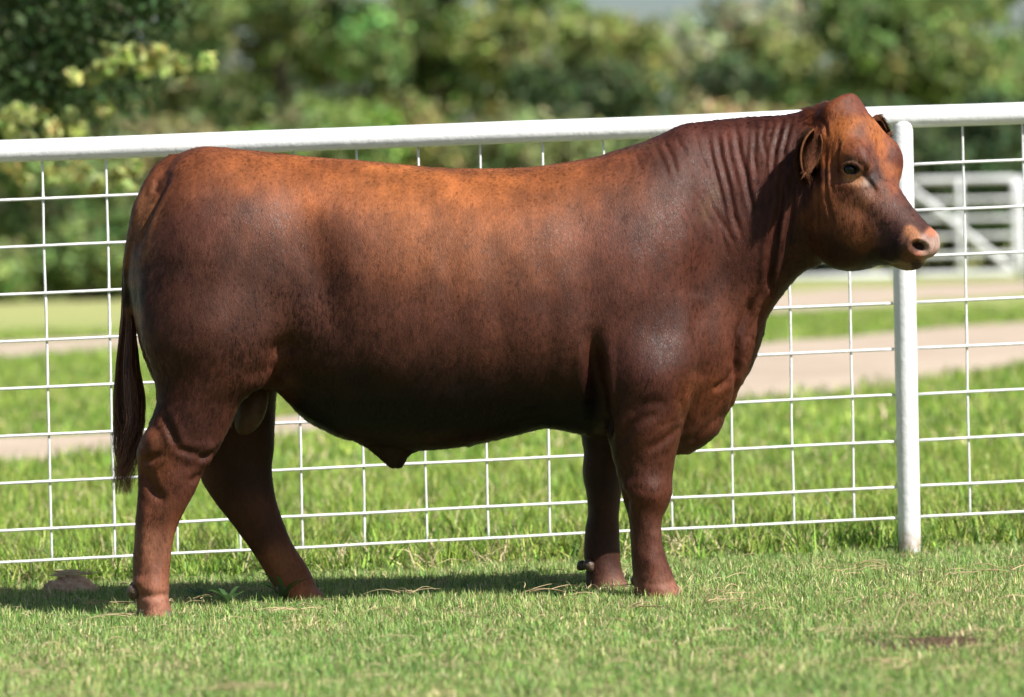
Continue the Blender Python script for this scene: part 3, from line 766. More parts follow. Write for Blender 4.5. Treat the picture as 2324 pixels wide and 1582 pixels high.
def F_all(P):
    f = torso(P)
    f = smin(f, neck(P), 42); f = smin(f, brisket(P), 40); f = smin(f, sheath(P), 22)
    f = smin(f, hindN(P), 26); f = smin(f, hindF(P), 26); f = smin(f, foreN(P), 26); f = smin(f, foreF(P), 26)
    f = smin(f, tail(P), 7)
    h = head(P)
    for e, k in headbits: h = smin(h, e(P), k)
    return smin(f, h, 22)

def surface_nets(F, xs, ys, zs):
    S = F < 0; nx, ny, nz = F.shape
    c8 = [(i, j, k) for i in (0, 1) for j in (0, 1) for k in (0, 1)]
    cnt = np.zeros((nx - 1, ny - 1, nz - 1), np.int8)
    for (i, j, k) in c8: cnt += S[i:nx - 1 + i, j:ny - 1 + j, k:nz - 1 + k]
    act = (cnt > 0) & (cnt < 8); ii, jj, kk = np.nonzero(act)
    idx = -np.ones(act.shape, np.int64); idx[ii, jj, kk] = np.arange(len(ii))
    pos = np.zeros((len(ii), 3)); num = np.zeros(len(ii))
    for a in c8:
        for ax in range(3):
            if a[ax] == 1: continue
            b_ = list(a); b_[ax] = 1
            fa = F[ii + a[0], jj + a[1], kk + a[2]]; fb = F[ii + b_[0], jj + b_[1], kk + b_[2]]
            m = (fa < 0) != (fb < 0); t = np.where(m, fa / np.where(m, fa - fb, 1), 0)
            p = np.array(a, float)[None].repeat(len(ii), 0); p[:, ax] += t
            pos[m] += p[m]; num += m
    pos /= num[:, None]; pos += np.stack([ii, jj, kk], -1)
    V = np.stack([np.interp(pos[:, 0], np.arange(nx), xs), np.interp(pos[:, 1], np.arange(ny), ys), np.interp(pos[:, 2], np.arange(nz), zs)], -1)
    Q = []
    for ax in range(3):
        o1, o2 = [(1, 2), (2, 0), (0, 1)][ax]
        sl = [slice(1, n_ - 1) for n_ in F.shape]; s2 = list(sl); sl[ax] = slice(0, F.shape[ax] - 1); s2[ax] = slice(1, F.shape[ax])
        A = S[tuple(sl)]; B = S[tuple(s2)]; a_, b_, c_ = np.nonzero(A != B)
        g = np.stack([a_, b_, c_], -1) + np.array([1 if q != ax else 0 for q in range(3)])
        flip = B[a_, b_, c_]
        def cell(d1, d2):
            h = g.copy(); h[:, o1] += d1; h[:, o2] += d2; return idx[h[:, 0], h[:, 1], h[:, 2]]
        q = np.stack([cell(-1, -1), cell(0, -1), cell(0, 0), cell(-1, 0)], -1)
        q[flip] = q[flip][:, ::-1]; Q.append(q)
    return V, np.concatenate(Q)

def spaced(segs): 
    o = []
    for a, b_, s_ in segs: o.append(np.arange(a, b_, s_))
    return np.concatenate(o)
gxs = spaced([(262, 1500, 10), (1500, 2160, 7)]); gys = spaced([(205, 660, 7), (660, 1290, 10), (1290, 1425, 8)]); gzs = np.arange(-290, 291, 9.0)
Gx, Gy, Gz = np.meshgrid(gxs, gys, gzs, indexing='ij')
PP = np.stack([Gx.ravel(), Gy.ravel(), Gz.ravel()], -1)
Fg = F_all(PP).reshape(Gx.shape)
V, Q = surface_nets(Fg, gxs, gys, gzs)
me = np_mesh('bull_tmp', V, Q)
otmp = bpy.data.objects.new('tmp', me); COL.objects.link(otmp)
ms = otmp.modifiers.new('s', 'SUBSURF'); ms.levels = 1; ms.render_levels = 1
dg = bpy.context.evaluated_depsgraph_get(); dg.update()
me2 = bpy.data.meshes.new_from_object(otmp.evaluated_get(dg)); bpy.data.objects.remove(otmp)
nv = len(me2.vertices); V = np.empty(nv * 3, np.float32); me2.vertices.foreach_get('co', V); V = V.reshape(-1, 3).astype(float)
Qf = np.empty(len(me2.loops), np.int32); me2.loops.foreach_get('vertex_index', Qf); Qf = Qf.reshape(-1, 4)
for it in range(2):
    f0 = F_all(V); e = 1.5; G = np.stack([(F_all(V + np.eye(3)[k] * e) - f0) / e for k in range(3)], -1)
    g2 = (G ** 2).sum(1); stp = np.clip(f0 / np.maximum(g2, .25), -5, 5); V -= G * stp[:, None] * .9
# light smoothing
E = np.concatenate([Qf[:, [0, 1]], Qf[:, [1, 2]], Qf[:, [2, 3]], Qf[:, [3, 0]]])
def lap(X, k=1, w_=.5):
    deg = np.bincount(E[:, 0], minlength=nv) + np.bincount(E[:, 1], minlength=nv)
    for _ in range(k):
        A = np.zeros_like(X)
        for c in range(X.shape[1]):
            A[:, c] = np.bincount(E[:, 0], X[E[:, 1], c], nv) + np.bincount(E[:, 1], X[E[:, 0], c], nv)
        X = X * (1 - w_) + w_ * A / deg[:, None]
    return X
V = lap(V, 2)
def vnormals(V):
    a = V[Qf[:, 2]] - V[Qf[:, 0]]; b_ = V[Qf[:, 3]] - V[Qf[:, 1]]; n_ = np.cross(a, b_)
    Nn = np.zeros_like(V)
    for k in range(4):
        for c in range(3): Nn[:, c] += np.bincount(Qf[:, k], n_[:, c], nv)
    return Nn / (np.linalg.norm(Nn, axis=1)[:, None] + 1e-9)
Nn = vnormals(V)
# orientation check: outward should raise F
if (F_all(V[:2000] + Nn[:2000] * 3) - F_all(V[:2000])).mean() < 0: Qf = Qf[:, ::-1].copy(); Nn = -Nn

def gauss(x, y, cx, cy, sx, sy, ang=0):
    c, s_ = math.cos(ang), math.sin(ang); dx = x - cx; dy = y - cy
    return np.exp(-(((dx * c + dy * s_) / sx) ** 2 + ((-dx * s_ + dy * c) / sy) ** 2))
def seg_dist(x, y, pts):
    best = np.full(len(x), 1e9); pts = np.array(pts, float); tot = np.zeros(len(x))
    for i in range(len(pts) - 1):
        a, b_ = pts[i], pts[i + 1]; d = b_ - a; L2 = (d ** 2).sum(); t = np.clip(((x - a[0]) * d[0] + (y - a[1]) * d[1]) / L2, 0, 1)
        dd = np.hypot(x - a[0] - d[0] * t, y - a[1] - d[1] * t); k = dd < best; best[k] = dd[k]; tot[k] = (i + t[k]) / (len(pts) - 1)
    return best, tot
def z5(*p): return [(1301.4 + a * .4232, 213.8 + b_ * .4232) for a, b_ in p]
def z1(*p): return [(1673.3 + a * .29387, 185.9 + b_ * .29387) for a, b_ in p]
# (points, depth px, half width px)
CRE = [([(1676, 760), (1672, 840), (1668, 900), (1655, 935)], 9, 7), ([(1640, 940), (1600, 975), (1565, 1010)], 4, 8), ([(372.1, 939.8), (389.9, 979.2), (401.7, 1010.6)], 6, 8), ([(321.0, 1048.0), (350.5, 1040.2), (366.2, 1026.4)], 6, 8), ([(397.7, 1014.6), (437.1, 1028.4), (484.3, 1016.5)], 4, 8), ([(452.8, 1042.1), (476.5, 1030.3), (500.1, 1010.6)], 4, 6), ([(1404.3, 1087.3), (1420.2, 1127.2), (1432.2, 1143.2)], 5, 8), ([(1568.0, 895.5), (1548.1, 967.4), (1504.1, 999.4), (1464.2, 1023.4)], 5, 9), ([(1484.2, 967.4), (1512.1, 961.4), (1540.1, 951.4)], 3, 7), ([(1456.2, 1195.1), (1460.2, 1255.1), (1456.2, 1303.0)], 2.5, 12), ([(1488.2, 1203.1), (1490.1, 1263.1)], -2.5, 10), ([(1432.2, 943.5), (1464.2, 915.5), (1512.1, 911.5)], 4, 12), ([(362.3, 1183.8), (358.4, 1242.9), (350.5, 1294.1)], 2.5, 12), ([(330.8, 1144.5), (326.9, 1203.5), (322.9, 1262.6)], -2.5, 9), ([(626.0, 1325.6), (657.5, 1313.8), (689.0, 1341.3)], 3, 9),
 (z5((485, 250), (530, 340), (560, 450)), 6, 7), (z5((440, 280), (480, 370), (520, 450)), 4, 7), (z5((555, 240), (610, 330)), 5, 6), (z5((655, 220), (680, 330), (730, 420)), 4, 6),
 (z5((770, 190), (790, 330), (830, 480), (860, 640), (905, 780)), 7, 7), (z5((870, 160), (890, 300), (920, 420), (950, 560), (965, 640)), 6, 7), (z5((930, 250), (925, 400), (940, 480)), 4, 6),
 (z5((1030, 140), (1015, 230), (1030, 330)), 4, 6), (z5((1120, 140), (1080, 300), (1070, 420)), 6, 7), (z5((1170, 140), (1140, 250), (1120, 330)), 5, 6), (z5((700, 480), (740, 600), (830, 740), (860, 800)), 4, 6),
 (z5((630, 500), (690, 600), (730, 700)), 3, 7), (z5((330, 320), (370, 420)), 3, 6), (z5((820, 200), (840, 340), (880, 500)), 3, 5), (z5((600, 300), (650, 420), (690, 500)), 3, 5), (z5((720, 230), (745, 350), (790, 520), (820, 640)), 3, 5), (z5((980, 180), (970, 330), (985, 450)), 3, 5), (z5((1080, 150), (1040, 300), (1035, 430)), 3, 5), (z5((560, 560), (620, 680), (660, 800)), 2.5, 5), (z5((760, 620), (800, 760), (830, 880)), 2.5, 5), (z5((1010, 480), (1000, 640), (960, 780)), 3, 6), (z5((280, 300), (310, 400)), 2, 5), (z5((1130, 330), (1110, 600), (1060, 830), (1050, 1000), (1060, 1070)), 8, 8), (z5((1100, 730), (1080, 880), (1045, 1020)), 6, 7), (z5((1170, 400), (1165, 650), (1140, 850)), 5, 8),
 (z5((960, 1080), (930, 1180), (885, 1290), (865, 1420), (870, 1500)), 12, 10), (z5((1030, 1110), (990, 1190), (950, 1260), (915, 1340)), 5, 8), (z5((870, 1470), (820, 1540), (740, 1590)), 8, 9),
 (z5((940, 1290), (985, 1330)), 3, 7), (z5((905, 1400), (945, 1440)), 3, 6), (z5((700, 1100), (690, 1300), (690, 1450), (660, 1540)), 8, 22),
 (z1((690, 500), (680, 700), (690, 900), (740, 1100)), 4, 5), (z1((730, 520), (725, 700), (730, 860)), 2.6, 4), (z1((622, 760), (612, 950), (620, 1180)), 3.5, 5), (z1((790, 450), (760, 560), (765, 700)), 3.5, 4), (z1((655, 280), (680, 330), (690, 420)), 3, 4),
 (z1((1130, 1395), (1200, 1420), (1290, 1425), (1380, 1412), (1450, 1400)), 5, 4), (z1((1000, 740), (1040, 790), (1080, 850)), 6, 6),
 # flank, stifle and elbow
 ([(606, 800), (640, 796), (676, 772)], 3, 16), ([(665, 855), (620, 862), (575, 890)], -10, 16), ([(1345, 760), (1352, 850), (1366, 940), (1384, 1005)], 16, 16), ([(1400, 905), (1380, 985)], 6, 12),
 ([(430, 1095), (460, 1075)], 4, 8), ([(320, 1055), (345, 1110), (375, 1140)], 5, 10), ([(445, 1040), (495, 1028)], 5, 8), ([(1500, 930), (1440, 960), (1400, 1010)], 5, 12), ([(1540, 900), (1555, 960)], 4, 9),
 ([(1420, 1100), (1480, 1118), (1520, 1108)], 1.2, 8), ([(1415, 1130), (1425, 1165)], 5, 8), ([(1440, 1240), (1500, 1236)], .6, 12), ([(1520, 1145), (1500, 1175)], 3, 7),
 ([(1445, 1318), (1480, 1326), (1545, 1320)], 2, 7), ([(310, 1348), (345, 1354), (384, 1348)], 3, 7), ([(385, 400), (350, 465), (330, 515), (310, 570)], 9, 7), ([(360, 410), (352, 440)], 4, 6), ([(1240, 560), (1250, 760), (1235, 900)], 2.5, 20), ([(1130, 560), (1140, 760), (1130, 900)], 2, 22), ([(1020, 560), (1030, 760)], 2, 22)]
BUL = [(347, 995, 16, 22, 6, 0), (476, 1022, 18, 12, 5, 0), (350, 1125, 20, 30, -5, 0), (402, 1089, 22, 26, 4, 0), (350, 1333, 30, 18, 3, 0), (1416, 1103, 14, 10, 5, 0), (1480, 1123, 34, 26, 5, 0), (1476, 1275, 28, 22, 4, 0), (1472, 864, 60, 50, 6, 0), (500, 650, 120, 190, 16, 0), (690, 420, 60, 40, 6, 0), (735, 640, 45, 130, -14, -.25), (560, 480, 60, 60, 5, 0), (800, 430, 90, 40, -4, 0), (1440, 620, 70, 170, 10, .2), (1480, 850, 90, 78, 11, 0), (1590, 640, 45, 110, -10, .15), (1500, 760, 60, 40, -4, 0),
 (1320, 600, 50, 150, -6, 0), (1620, 790, 26, 80, 12, .15), (1560, 560, 50, 70, 5, 0), (1640, 500, 50, 80, 4, 0), (1350, 880, 26, 100, -16, 0), (650, 785, 36, 22, -9, 0), (455, 760, 60, 60, 6, 0), (400, 600, 45, 130, 5, 0),
 (1470, 970, 50, 60, 6, 0), (340, 1020, 26, 34, 8, 0), (420, 960, 40, 60, 5, .4), (335, 1090, 20, 60, -4, 0), (1470, 1110, 40, 30, 5, 0), (1100, 700, 200, 160, 8, 0), (860, 900, 120, 60, -5, -.3), (630, 870, 36, 22, 8, 0), (560, 940, 26, 60, 5, .6),
 (312, 1322, 16, 12, 6, 0), (640, 1322, 20, 10, 5, 0), (470, 350, 40, 18, 6, 0), (650, 352, 20, 8, 3, 0)]
HB = [(z1((880, 560))[0], 16, 8, 2, 0), (z1((1010, 640))[0], 9, 26, 4, -.6), (z1((1050, 830))[0], 22, 14, -6, .7), (z1((880, 800))[0], 30, 12, 4, 0), (z1((920, 980))[0], 42, 22, -5, .4), (z1((1080, 1000))[0], 30, 20, 3, 0.6),
      (z1((860, 1150))[0], 40, 50, 4, 0), (z1((1180, 1180))[0], 26, 20, -3, 0), (z1((1300, 1290))[0], 26, 22, 4, 0), (z1((760, 620))[0], 8, 60, -3, 0), (z1((1130, 1280))[0], 20, 26, -4, 0), (z1((780, 300))[0], 30, 40, -4, 0)]
x, y, v = V[:, 0].copy(), V[:, 1].copy(), V[:, 2].copy()
near = sm(40, -10, v) ; side = np.abs(Nn[:, 2])
disp = np.zeros(nv)
hl = head_local(V); onhead = (sm(1835, 1880, x) * (y < 640))
legF = ((y > 900) & (v > 20))
sidew = np.where(v < 0, 1, .8) * (1 - onhead)
for cx, cy, sx, sy, a, an in BUL:
    g_ = gauss(x, y, cx, cy, sx, sy, an) * a * sidew * np.clip(side * 1.6, 0.1, 1)
    if cy > 950: g_ = g_ * near
    disp += g_
nvis = sm(10, -25, v) * sm(0, .35, -Nn[:, 2])
for (c_, sx, sy, a, an) in HB: disp += gauss(x, y, c_[0], c_[1], sx, sy, an) * a * nvis
for pts, dep, wd in CRE:
    if wd in (5, 6, 7) and pts[0][0] > 1400: wd = max(wd - 1.2, 4.4); dep = dep * (.34 + .3 * (int(pts[0][0] * 3 + pts[0][1]) % 7) / 7)
    d_, t_ = seg_dist(x, y, pts); taper = np.clip(np.minimum(t_, 1 - t_) * 5 + .15, 0, 1)
    disp += (-dep * np.exp(-(d_ / wd) ** 2) + (.38 * dep * (1 - .6 * sm(600, 700, y) * (x > 1400))) * np.exp(-((d_ - 2 * wd) / wd) ** 2)) * taper * nvis
# eye socket and lids
EX, EY = 1932.0, 384.0
ex = (x - EX); ey = (y - EY) - ex * .12
re = np.sqrt((ex / 17) ** 2 + (ey / 11) ** 2)
disp += nvis * onhead * (-9 * np.exp(-(re / .85) ** 4) + 3.0 * np.exp(-((re - 1.25) / .24) ** 2) * (1 + .4 * (ey < 0)) - .7 * np.exp(-((re - 1.8) / .2) ** 2))
tx, ty = x - 1958, y - 398; disp += nvis * onhead * -3 * np.exp(-((tx * .75 + ty * .66) / 16) ** 2 - ((-tx * .66 + ty * .75) / 4) ** 2)
# nostril
def nostril(cx, cy, m_):
    a_, b_ = x - cx, y - cy; rn = np.sqrt(((a_ * .95 + b_ * .3) / 20) ** 2 + ((-a_ * .3 + b_ * .95) / 14.5) ** 2)
    return m_ * (-20 * np.exp(-(rn / .9) ** 4) + 3.2 * np.exp(-((rn - 1.25) / .25) ** 2)), rn
dn, rn = nostril(2086, 561, nvis); disp += dn
# fine skin unevenness
nzv = np.array([noise.noise(Vector((a * .012, b_ * .012, c * .012))) + .4 * noise.noise(Vector((a * .04, b_ * .03, c * .04))) for a, b_, c in V])
disp += nzv * 1.6 * (1 - .5 * onhead)
V = V + Nn * disp[:, None]
V = lap(V, 1, .3)

# coat pigment, with the shade of underside and face painted in
PIG_SHADE = [(450, 365, 60, (.20, .065, .022)), (390, 420, 45, (.17, .06, .025)), (700, 385, 90, (.29, .095, .026)), (580, 380, 60, (.27, .09, .026)), (900, 430, 90, (.33, .115, .030)), (1100, 420, 90, (.31, .105, .028)), (1280, 420, 70, (.25, .085, .026)), (1400, 400, 60, (.17, .058, .024)), (1500, 370, 50, (.10, .034, .018)), (1560, 330, 50, (.095, .030, .018)), (1650, 330, 60, (.11, .033, .020)), (1760, 330, 50, (.10, .030, .017)),
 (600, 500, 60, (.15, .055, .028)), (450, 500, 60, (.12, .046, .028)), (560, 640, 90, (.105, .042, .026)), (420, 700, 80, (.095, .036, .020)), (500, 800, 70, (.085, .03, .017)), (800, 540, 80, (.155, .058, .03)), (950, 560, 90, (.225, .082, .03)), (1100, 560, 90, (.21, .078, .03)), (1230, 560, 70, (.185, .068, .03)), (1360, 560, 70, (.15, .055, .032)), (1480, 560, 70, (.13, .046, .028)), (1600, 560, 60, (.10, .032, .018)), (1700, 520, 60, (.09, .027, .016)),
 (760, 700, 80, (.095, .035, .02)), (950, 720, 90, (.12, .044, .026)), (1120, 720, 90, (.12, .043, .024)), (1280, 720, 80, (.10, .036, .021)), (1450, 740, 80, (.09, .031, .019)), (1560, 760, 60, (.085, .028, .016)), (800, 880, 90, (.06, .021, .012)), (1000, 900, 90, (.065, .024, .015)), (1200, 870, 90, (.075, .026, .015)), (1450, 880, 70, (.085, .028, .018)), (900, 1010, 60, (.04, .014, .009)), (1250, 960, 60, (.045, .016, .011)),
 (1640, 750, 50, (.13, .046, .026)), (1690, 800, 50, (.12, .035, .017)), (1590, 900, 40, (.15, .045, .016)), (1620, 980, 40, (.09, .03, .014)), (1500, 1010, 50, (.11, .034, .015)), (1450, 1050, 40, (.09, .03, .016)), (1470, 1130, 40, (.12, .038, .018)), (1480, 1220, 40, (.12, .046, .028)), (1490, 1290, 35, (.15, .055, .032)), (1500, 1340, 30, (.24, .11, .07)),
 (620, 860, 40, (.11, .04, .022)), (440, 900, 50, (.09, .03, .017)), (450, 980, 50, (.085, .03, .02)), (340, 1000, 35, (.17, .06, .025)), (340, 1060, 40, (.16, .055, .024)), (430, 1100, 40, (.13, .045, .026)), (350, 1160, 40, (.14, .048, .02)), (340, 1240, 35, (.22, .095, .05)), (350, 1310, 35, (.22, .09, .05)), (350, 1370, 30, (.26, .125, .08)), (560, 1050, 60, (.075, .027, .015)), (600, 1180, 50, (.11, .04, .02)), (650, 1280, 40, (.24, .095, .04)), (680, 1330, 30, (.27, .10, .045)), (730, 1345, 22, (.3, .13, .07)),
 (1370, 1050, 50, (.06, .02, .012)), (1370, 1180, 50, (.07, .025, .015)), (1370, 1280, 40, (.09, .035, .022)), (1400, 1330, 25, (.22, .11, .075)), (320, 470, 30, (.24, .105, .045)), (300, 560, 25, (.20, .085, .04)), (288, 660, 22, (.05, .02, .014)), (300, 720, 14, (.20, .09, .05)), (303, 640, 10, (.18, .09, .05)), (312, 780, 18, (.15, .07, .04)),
 # head, facial shading painted into these tones
 (1900, 245, 24, (.22, .07, .025)), (1935, 232, 18, (.17, .055, .03)), (1910, 290, 26, (.36, .125, .03)), (1890, 340, 18, (.28, .09, .026)), (1870, 270, 18, (.20, .06, .024)), (1935, 330, 20, (.25, .085, .03)), (1955, 310, 18, (.17, .06, .03)), (1985, 300, 14, (.34, .12, .035)), (2000, 340, 12, (.33, .115, .038)), (1975, 350, 16, (.14, .05, .034)), (2030, 350, 14, (.17, .05, .026)), (2025, 320, 12, (.24, .08, .03)), (2012, 385, 12, (.27, .095, .036)),
 (1990, 395, 12, (.075, .03, .022)), (1975, 410, 10, (.04, .02, .015)), (1950, 345, 14, (.19, .055, .028)), (1935, 366, 10, (.16, .085, .05)), (1970, 372, 10, (.15, .06, .03)), (1925, 402, 10, (.38, .19, .09)), (1945, 410, 10, (.36, .19, .10)), (1965, 415, 6, (.28, .22, .17)), (1905, 400, 12, (.2, .07, .03)), (1920, 430, 16, (.16, .055, .024)), (1960, 440, 16, (.16, .07, .035)), (2000, 430, 14, (.14, .055, .03)), (2030, 420, 14, (.22, .075, .035)), (2045, 450, 14, (.13, .05, .032)), (2070, 480, 14, (.10, .045, .032)), (2095, 510, 12, (.08, .035, .025)),
 (1945, 480, 20, (.20, .075, .028)), (1930, 520, 22, (.17, .06, .02)), (1960, 530, 20, (.18, .065, .024)), (1990, 490, 18, (.12, .05, .03)), (2010, 530, 18, (.095, .042, .034)), (2030, 560, 16, (.05, .025, .022)), (2000, 590, 16, (.035, .015, .012)), (1900, 580, 26, (.06, .02, .012)), (1850, 560, 26, (.08, .028, .014)), (1870, 450, 16, (.22, .075, .026)), (1860, 500, 18, (.16, .055, .022)), (1820, 420, 24, (.09, .03, .015)),
 (2072, 533, 10, (.32, .15, .07)), (2055, 550, 10, (.20, .10, .065)), (2062, 580, 10, (.17, .075, .045)), (2112, 528, 7, (.42, .17, .09)), (2104, 545, 8, (.32, .215, .18)), (2125, 548, 9, (.36, .25, .215)), (2112, 570, 9, (.30, .19, .155)), (2098, 582, 8, (.34, .19, .14)), (2110, 590, 7, (.36, .25, .18)), (2085, 580, 5, (.3, .12, .07)), (2080, 597, 7, (.10, .06, .04)), (2050, 610, 10, (.28, .21, .12)), (2030, 606, 8, (.2, .15, .08))]
pw = np.full(nv, 1e-12); pc = np.zeros((nv, 3))
for (cx, cy, s_, c) in PIG_SHADE:
    w_ = np.exp(-((x - cx) ** 2 + (y - cy) ** 2) / (2 * (s_ * .75) ** 2)) * (60 / s_) ** 1.3; pw += w_; pc += w_[:, None] * np.array(c)
tint = pc / pw[:, None]
# blotches and darker dirt marks in the coat
tint *= (1 + .22 * nzv[:, None])
for (cx, cy, sx, sy, c, a) in [(1620, 440, 14, 22, (.16, .10, .05), .5), (1600, 480, 12, 26, (.15, .095, .05), .5), (1480, 500, 10, 14, (.13, .09, .05), .4), (590, 440, 12, 20, (.10, .028, .012), .5), (555, 465, 10, 18, (.10, .028, .012), .4), (1440, 330, 50, 10, (.12, .07, .035), .4)]:
    k = (gauss(x, y, cx, cy, sx, sy) * a)[:, None]; tint = tint * (1 - k) + k * np.array(c)
ins = (rn < .88) & (nvis > .3); tint[ins] = (.045, .014, .012)
eyem = (re < 1.05) & (nvis > .3) & (onhead > .5); tint[eyem] = (.03, .015, .012)
rimm = (re > 1.05) & (re < 1.35) & (ey > 2) & (nvis > .3) & (onhead > .5); tint[rimm] = (.34, .16, .10)
stk = np.array([noise.noise(Vector((a * .055, b_ * .009, c * .02))) + .7 * noise.noise(Vector((a * .12, b_ * .022, 7))) for a, b_, c in V])
blt = np.array([noise.noise(Vector((a * .02, b_ * .016, c * .02 + 40))) for a, b_, c in V])
tint = tint * (1 + .13 * stk[:, None]) * (1 + .24 * blt[:, None] * (1 - .5 * onhead[:, None]))
belly_shade = 1 - .78 * sm(780, 960, y) * sm(1000, 960, y) * sm(620, 700, x) * sm(1420, 1330, x)  # painted shade: darkens the tint along belly and lower flank
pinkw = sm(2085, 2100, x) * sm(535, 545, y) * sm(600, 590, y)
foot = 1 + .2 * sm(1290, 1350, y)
tint = tint * foot[:, None] * np.array([.66, .62, .59]) ** (1 - pinkw[:, None]) * belly_shade[:, None] * (1 - pinkw[:, None] * np.array([.12, .10, .18]))
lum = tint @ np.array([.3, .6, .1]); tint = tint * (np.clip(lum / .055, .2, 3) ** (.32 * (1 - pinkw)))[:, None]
tint = tint * np.array([1.02, 1.0, 1.06]); tint[ins] = (.03, .01, .009)
tint = np.clip(tint, .004, .45)

W = unproject(V[:, 0], V[:, 1], V[:, 2] / SC)
bull = empty('bull', (-.1, 0, float(gz(-.1, 0))))
tag(bull, 'big red brown bull standing side-on on the lawn, head turned to the right', 'bull')
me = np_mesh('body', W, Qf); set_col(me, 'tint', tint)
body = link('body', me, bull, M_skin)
print('body verts', nv, 'faces', len(Qf))

# ---- short coat
Wn = vnormals(W)
ar = np.linalg.norm(np.cross(W[Qf[:, 2]] - W[Qf[:, 0]], W[Qf[:, 3]] - W[Qf[:, 1]]), axis=1) / 2
NH_ = 600000
wgt = ar * (1 + 1.0 * (V[Qf[:, 0], 0] > 1700)) * np.where(V[Qf[:, 0], 2] < 30, 1.25, .5)
pick = np.searchsorted(np.cumsum(wgt) / wgt.sum(), rng.random(NH_))
pick = np.clip(pick, 0, len(Qf) - 1); a_, b_ = rng.random(NH_), rng.random(NH_)
bw = np.stack([(1 - a_) * (1 - b_), a_ * (1 - b_), a_ * b_, (1 - a_) * b_], -1)
def ip(X): return (X[Qf[pick]] * bw[:, :, None]).sum(1)
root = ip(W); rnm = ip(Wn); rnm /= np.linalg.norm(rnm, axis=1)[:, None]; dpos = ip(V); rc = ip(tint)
flags = ip(np.stack([ins.astype(float), eyem.astype(float) + rimm * .6], -1))
pink = rc[:, 0] > .30
keep = (flags[:, 0] < .3) & (flags[:, 1] < .3) & ~pink & ~((dpos[:, 0] > 2095) & (dpos[:, 1] > 530) & (dpos[:, 1] < 600))
root, rnm, dpos, rc = root[keep], rnm[keep], dpos[keep], rc[keep]; nh = len(root)
px_, py_ = dpos[:, 0], dpos[:, 1]
hd = (px_ > 1850) & (py_ < 640)
fl = np.stack([np.full(nh, -.45), np.zeros(nh), np.full(nh, -1.0)], -1)
fl[hd] = (.10, 0, -1)
fl[hd & (px_ > 1960) & (py_ > 420)] = (-.7, .2, .15)
lg = py_ > 1000; fl[lg] = (-.12, 0, -1)
fk = (px_ < 760) & (px_ > 520) & (py_ > 640); fl[fk] = (.25, 0, -1)
nzd = np.array([noise.noise_vector(Vector((a * .011, b_ * .011, c * .011))) for a, b_, c in dpos]); fl += nzd * .28 + rng.normal(0, .10, (nh, 3))
tg = fl - rnm * (fl * rnm).sum(1)[:, None]; tg /= np.linalg.norm(tg, axis=1)[:, None] + 1e-6
cl0 = np.array([noise.noise(Vector((a * .14, b_ * .07, c * .12 + 20))) for a, b_, c in dpos]); L = rng.uniform(.005, .010, nh) * (1 + .5 * cl0); L[hd] *= .6
L[lg] *= .9; belly = (py_ > 900) & (py_ < 1010) & (px_ > 640) & (px_ < 1350); L[belly] *= 2.1
th_ = (py_ > 760) & (py_ < 960) & (px_ < 640); L[th_] *= 1.5
poll = (px_ > 1830) & (px_ < 1880) & (py_ < 275); L[poll] *= 2.2
crest = (px_ > 1560) & (px_ <= 1830) & (py_ < 290); L[crest] *= 1.1
lift = np.maximum(.04, rng.uniform(.08, .26, nh) + .3 * cl0) + poll * .5 + .1 * crest
K = 4; pts = np.empty((nh, K, 3))
for k in range(K):
    t_ = k / (K - 1); pts[:, k] = root + tg * (L * t_)[:, None] + rnm * (L * (lift * t_ * (1.25 - .5 * t_)))[:, None] - rnm * .0006
def hair_obj(name, pts, rad, col, parent, mat, nrm):
    hc = bpy.data.hair_curves.new(name); n_, k_ = pts.shape[:2]
    hc.add_curves([k_] * n_)
    hc.attributes['position'].data.foreach_set('vector', pts.reshape(-1).astype(np.float32)) if 'position' in hc.attributes else hc.points.foreach_set('position', pts.reshape(-1).astype(np.float32))
    ra = hc.attributes.get('radius') or hc.attributes.new('radius', 'FLOAT', 'POINT'); ra.data.foreach_set('value', rad.reshape(-1).astype(np.float32))
    ca = hc.attributes.new('tint', 'FLOAT_COLOR', 'CURVE'); ca.data.foreach_set('color', np.concatenate([col, np.ones((n_, 1))], 1).reshape(-1).astype(np.float32))
    na_ = hc.attributes.new('nrm', 'FLOAT_VECTOR', 'CURVE'); na_.data.foreach_set('vector', nrm.reshape(-1).astype(np.float32))
    hc.materials.append(mat)
    o = bpy.data.objects.new(name, hc); COL.objects.link(o); o.parent = parent; o.matrix_parent_inverse = Matrix.Translation(-parent.location) if parent.type == 'EMPTY' else Matrix()
    return o
rad = np.array([.00028, .00027, .00020, .00005])[None] * rng.uniform(.7, 1.25, (nh, 1))
cl = np.array([noise.noise(Vector((a * .16, b_ * .06, c * .12))) for a, b_, c in dpos])
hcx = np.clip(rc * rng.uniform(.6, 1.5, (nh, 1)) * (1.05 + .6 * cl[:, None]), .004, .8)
tag(hair_obj('coat_hair', pts, rad, hcx, bull, M_coat, (lambda q: q / np.linalg.norm(q, axis=1)[:, None])(rnm - tg * .12 + rng.normal(0, .07, (nh, 3)))), kind='stuff')

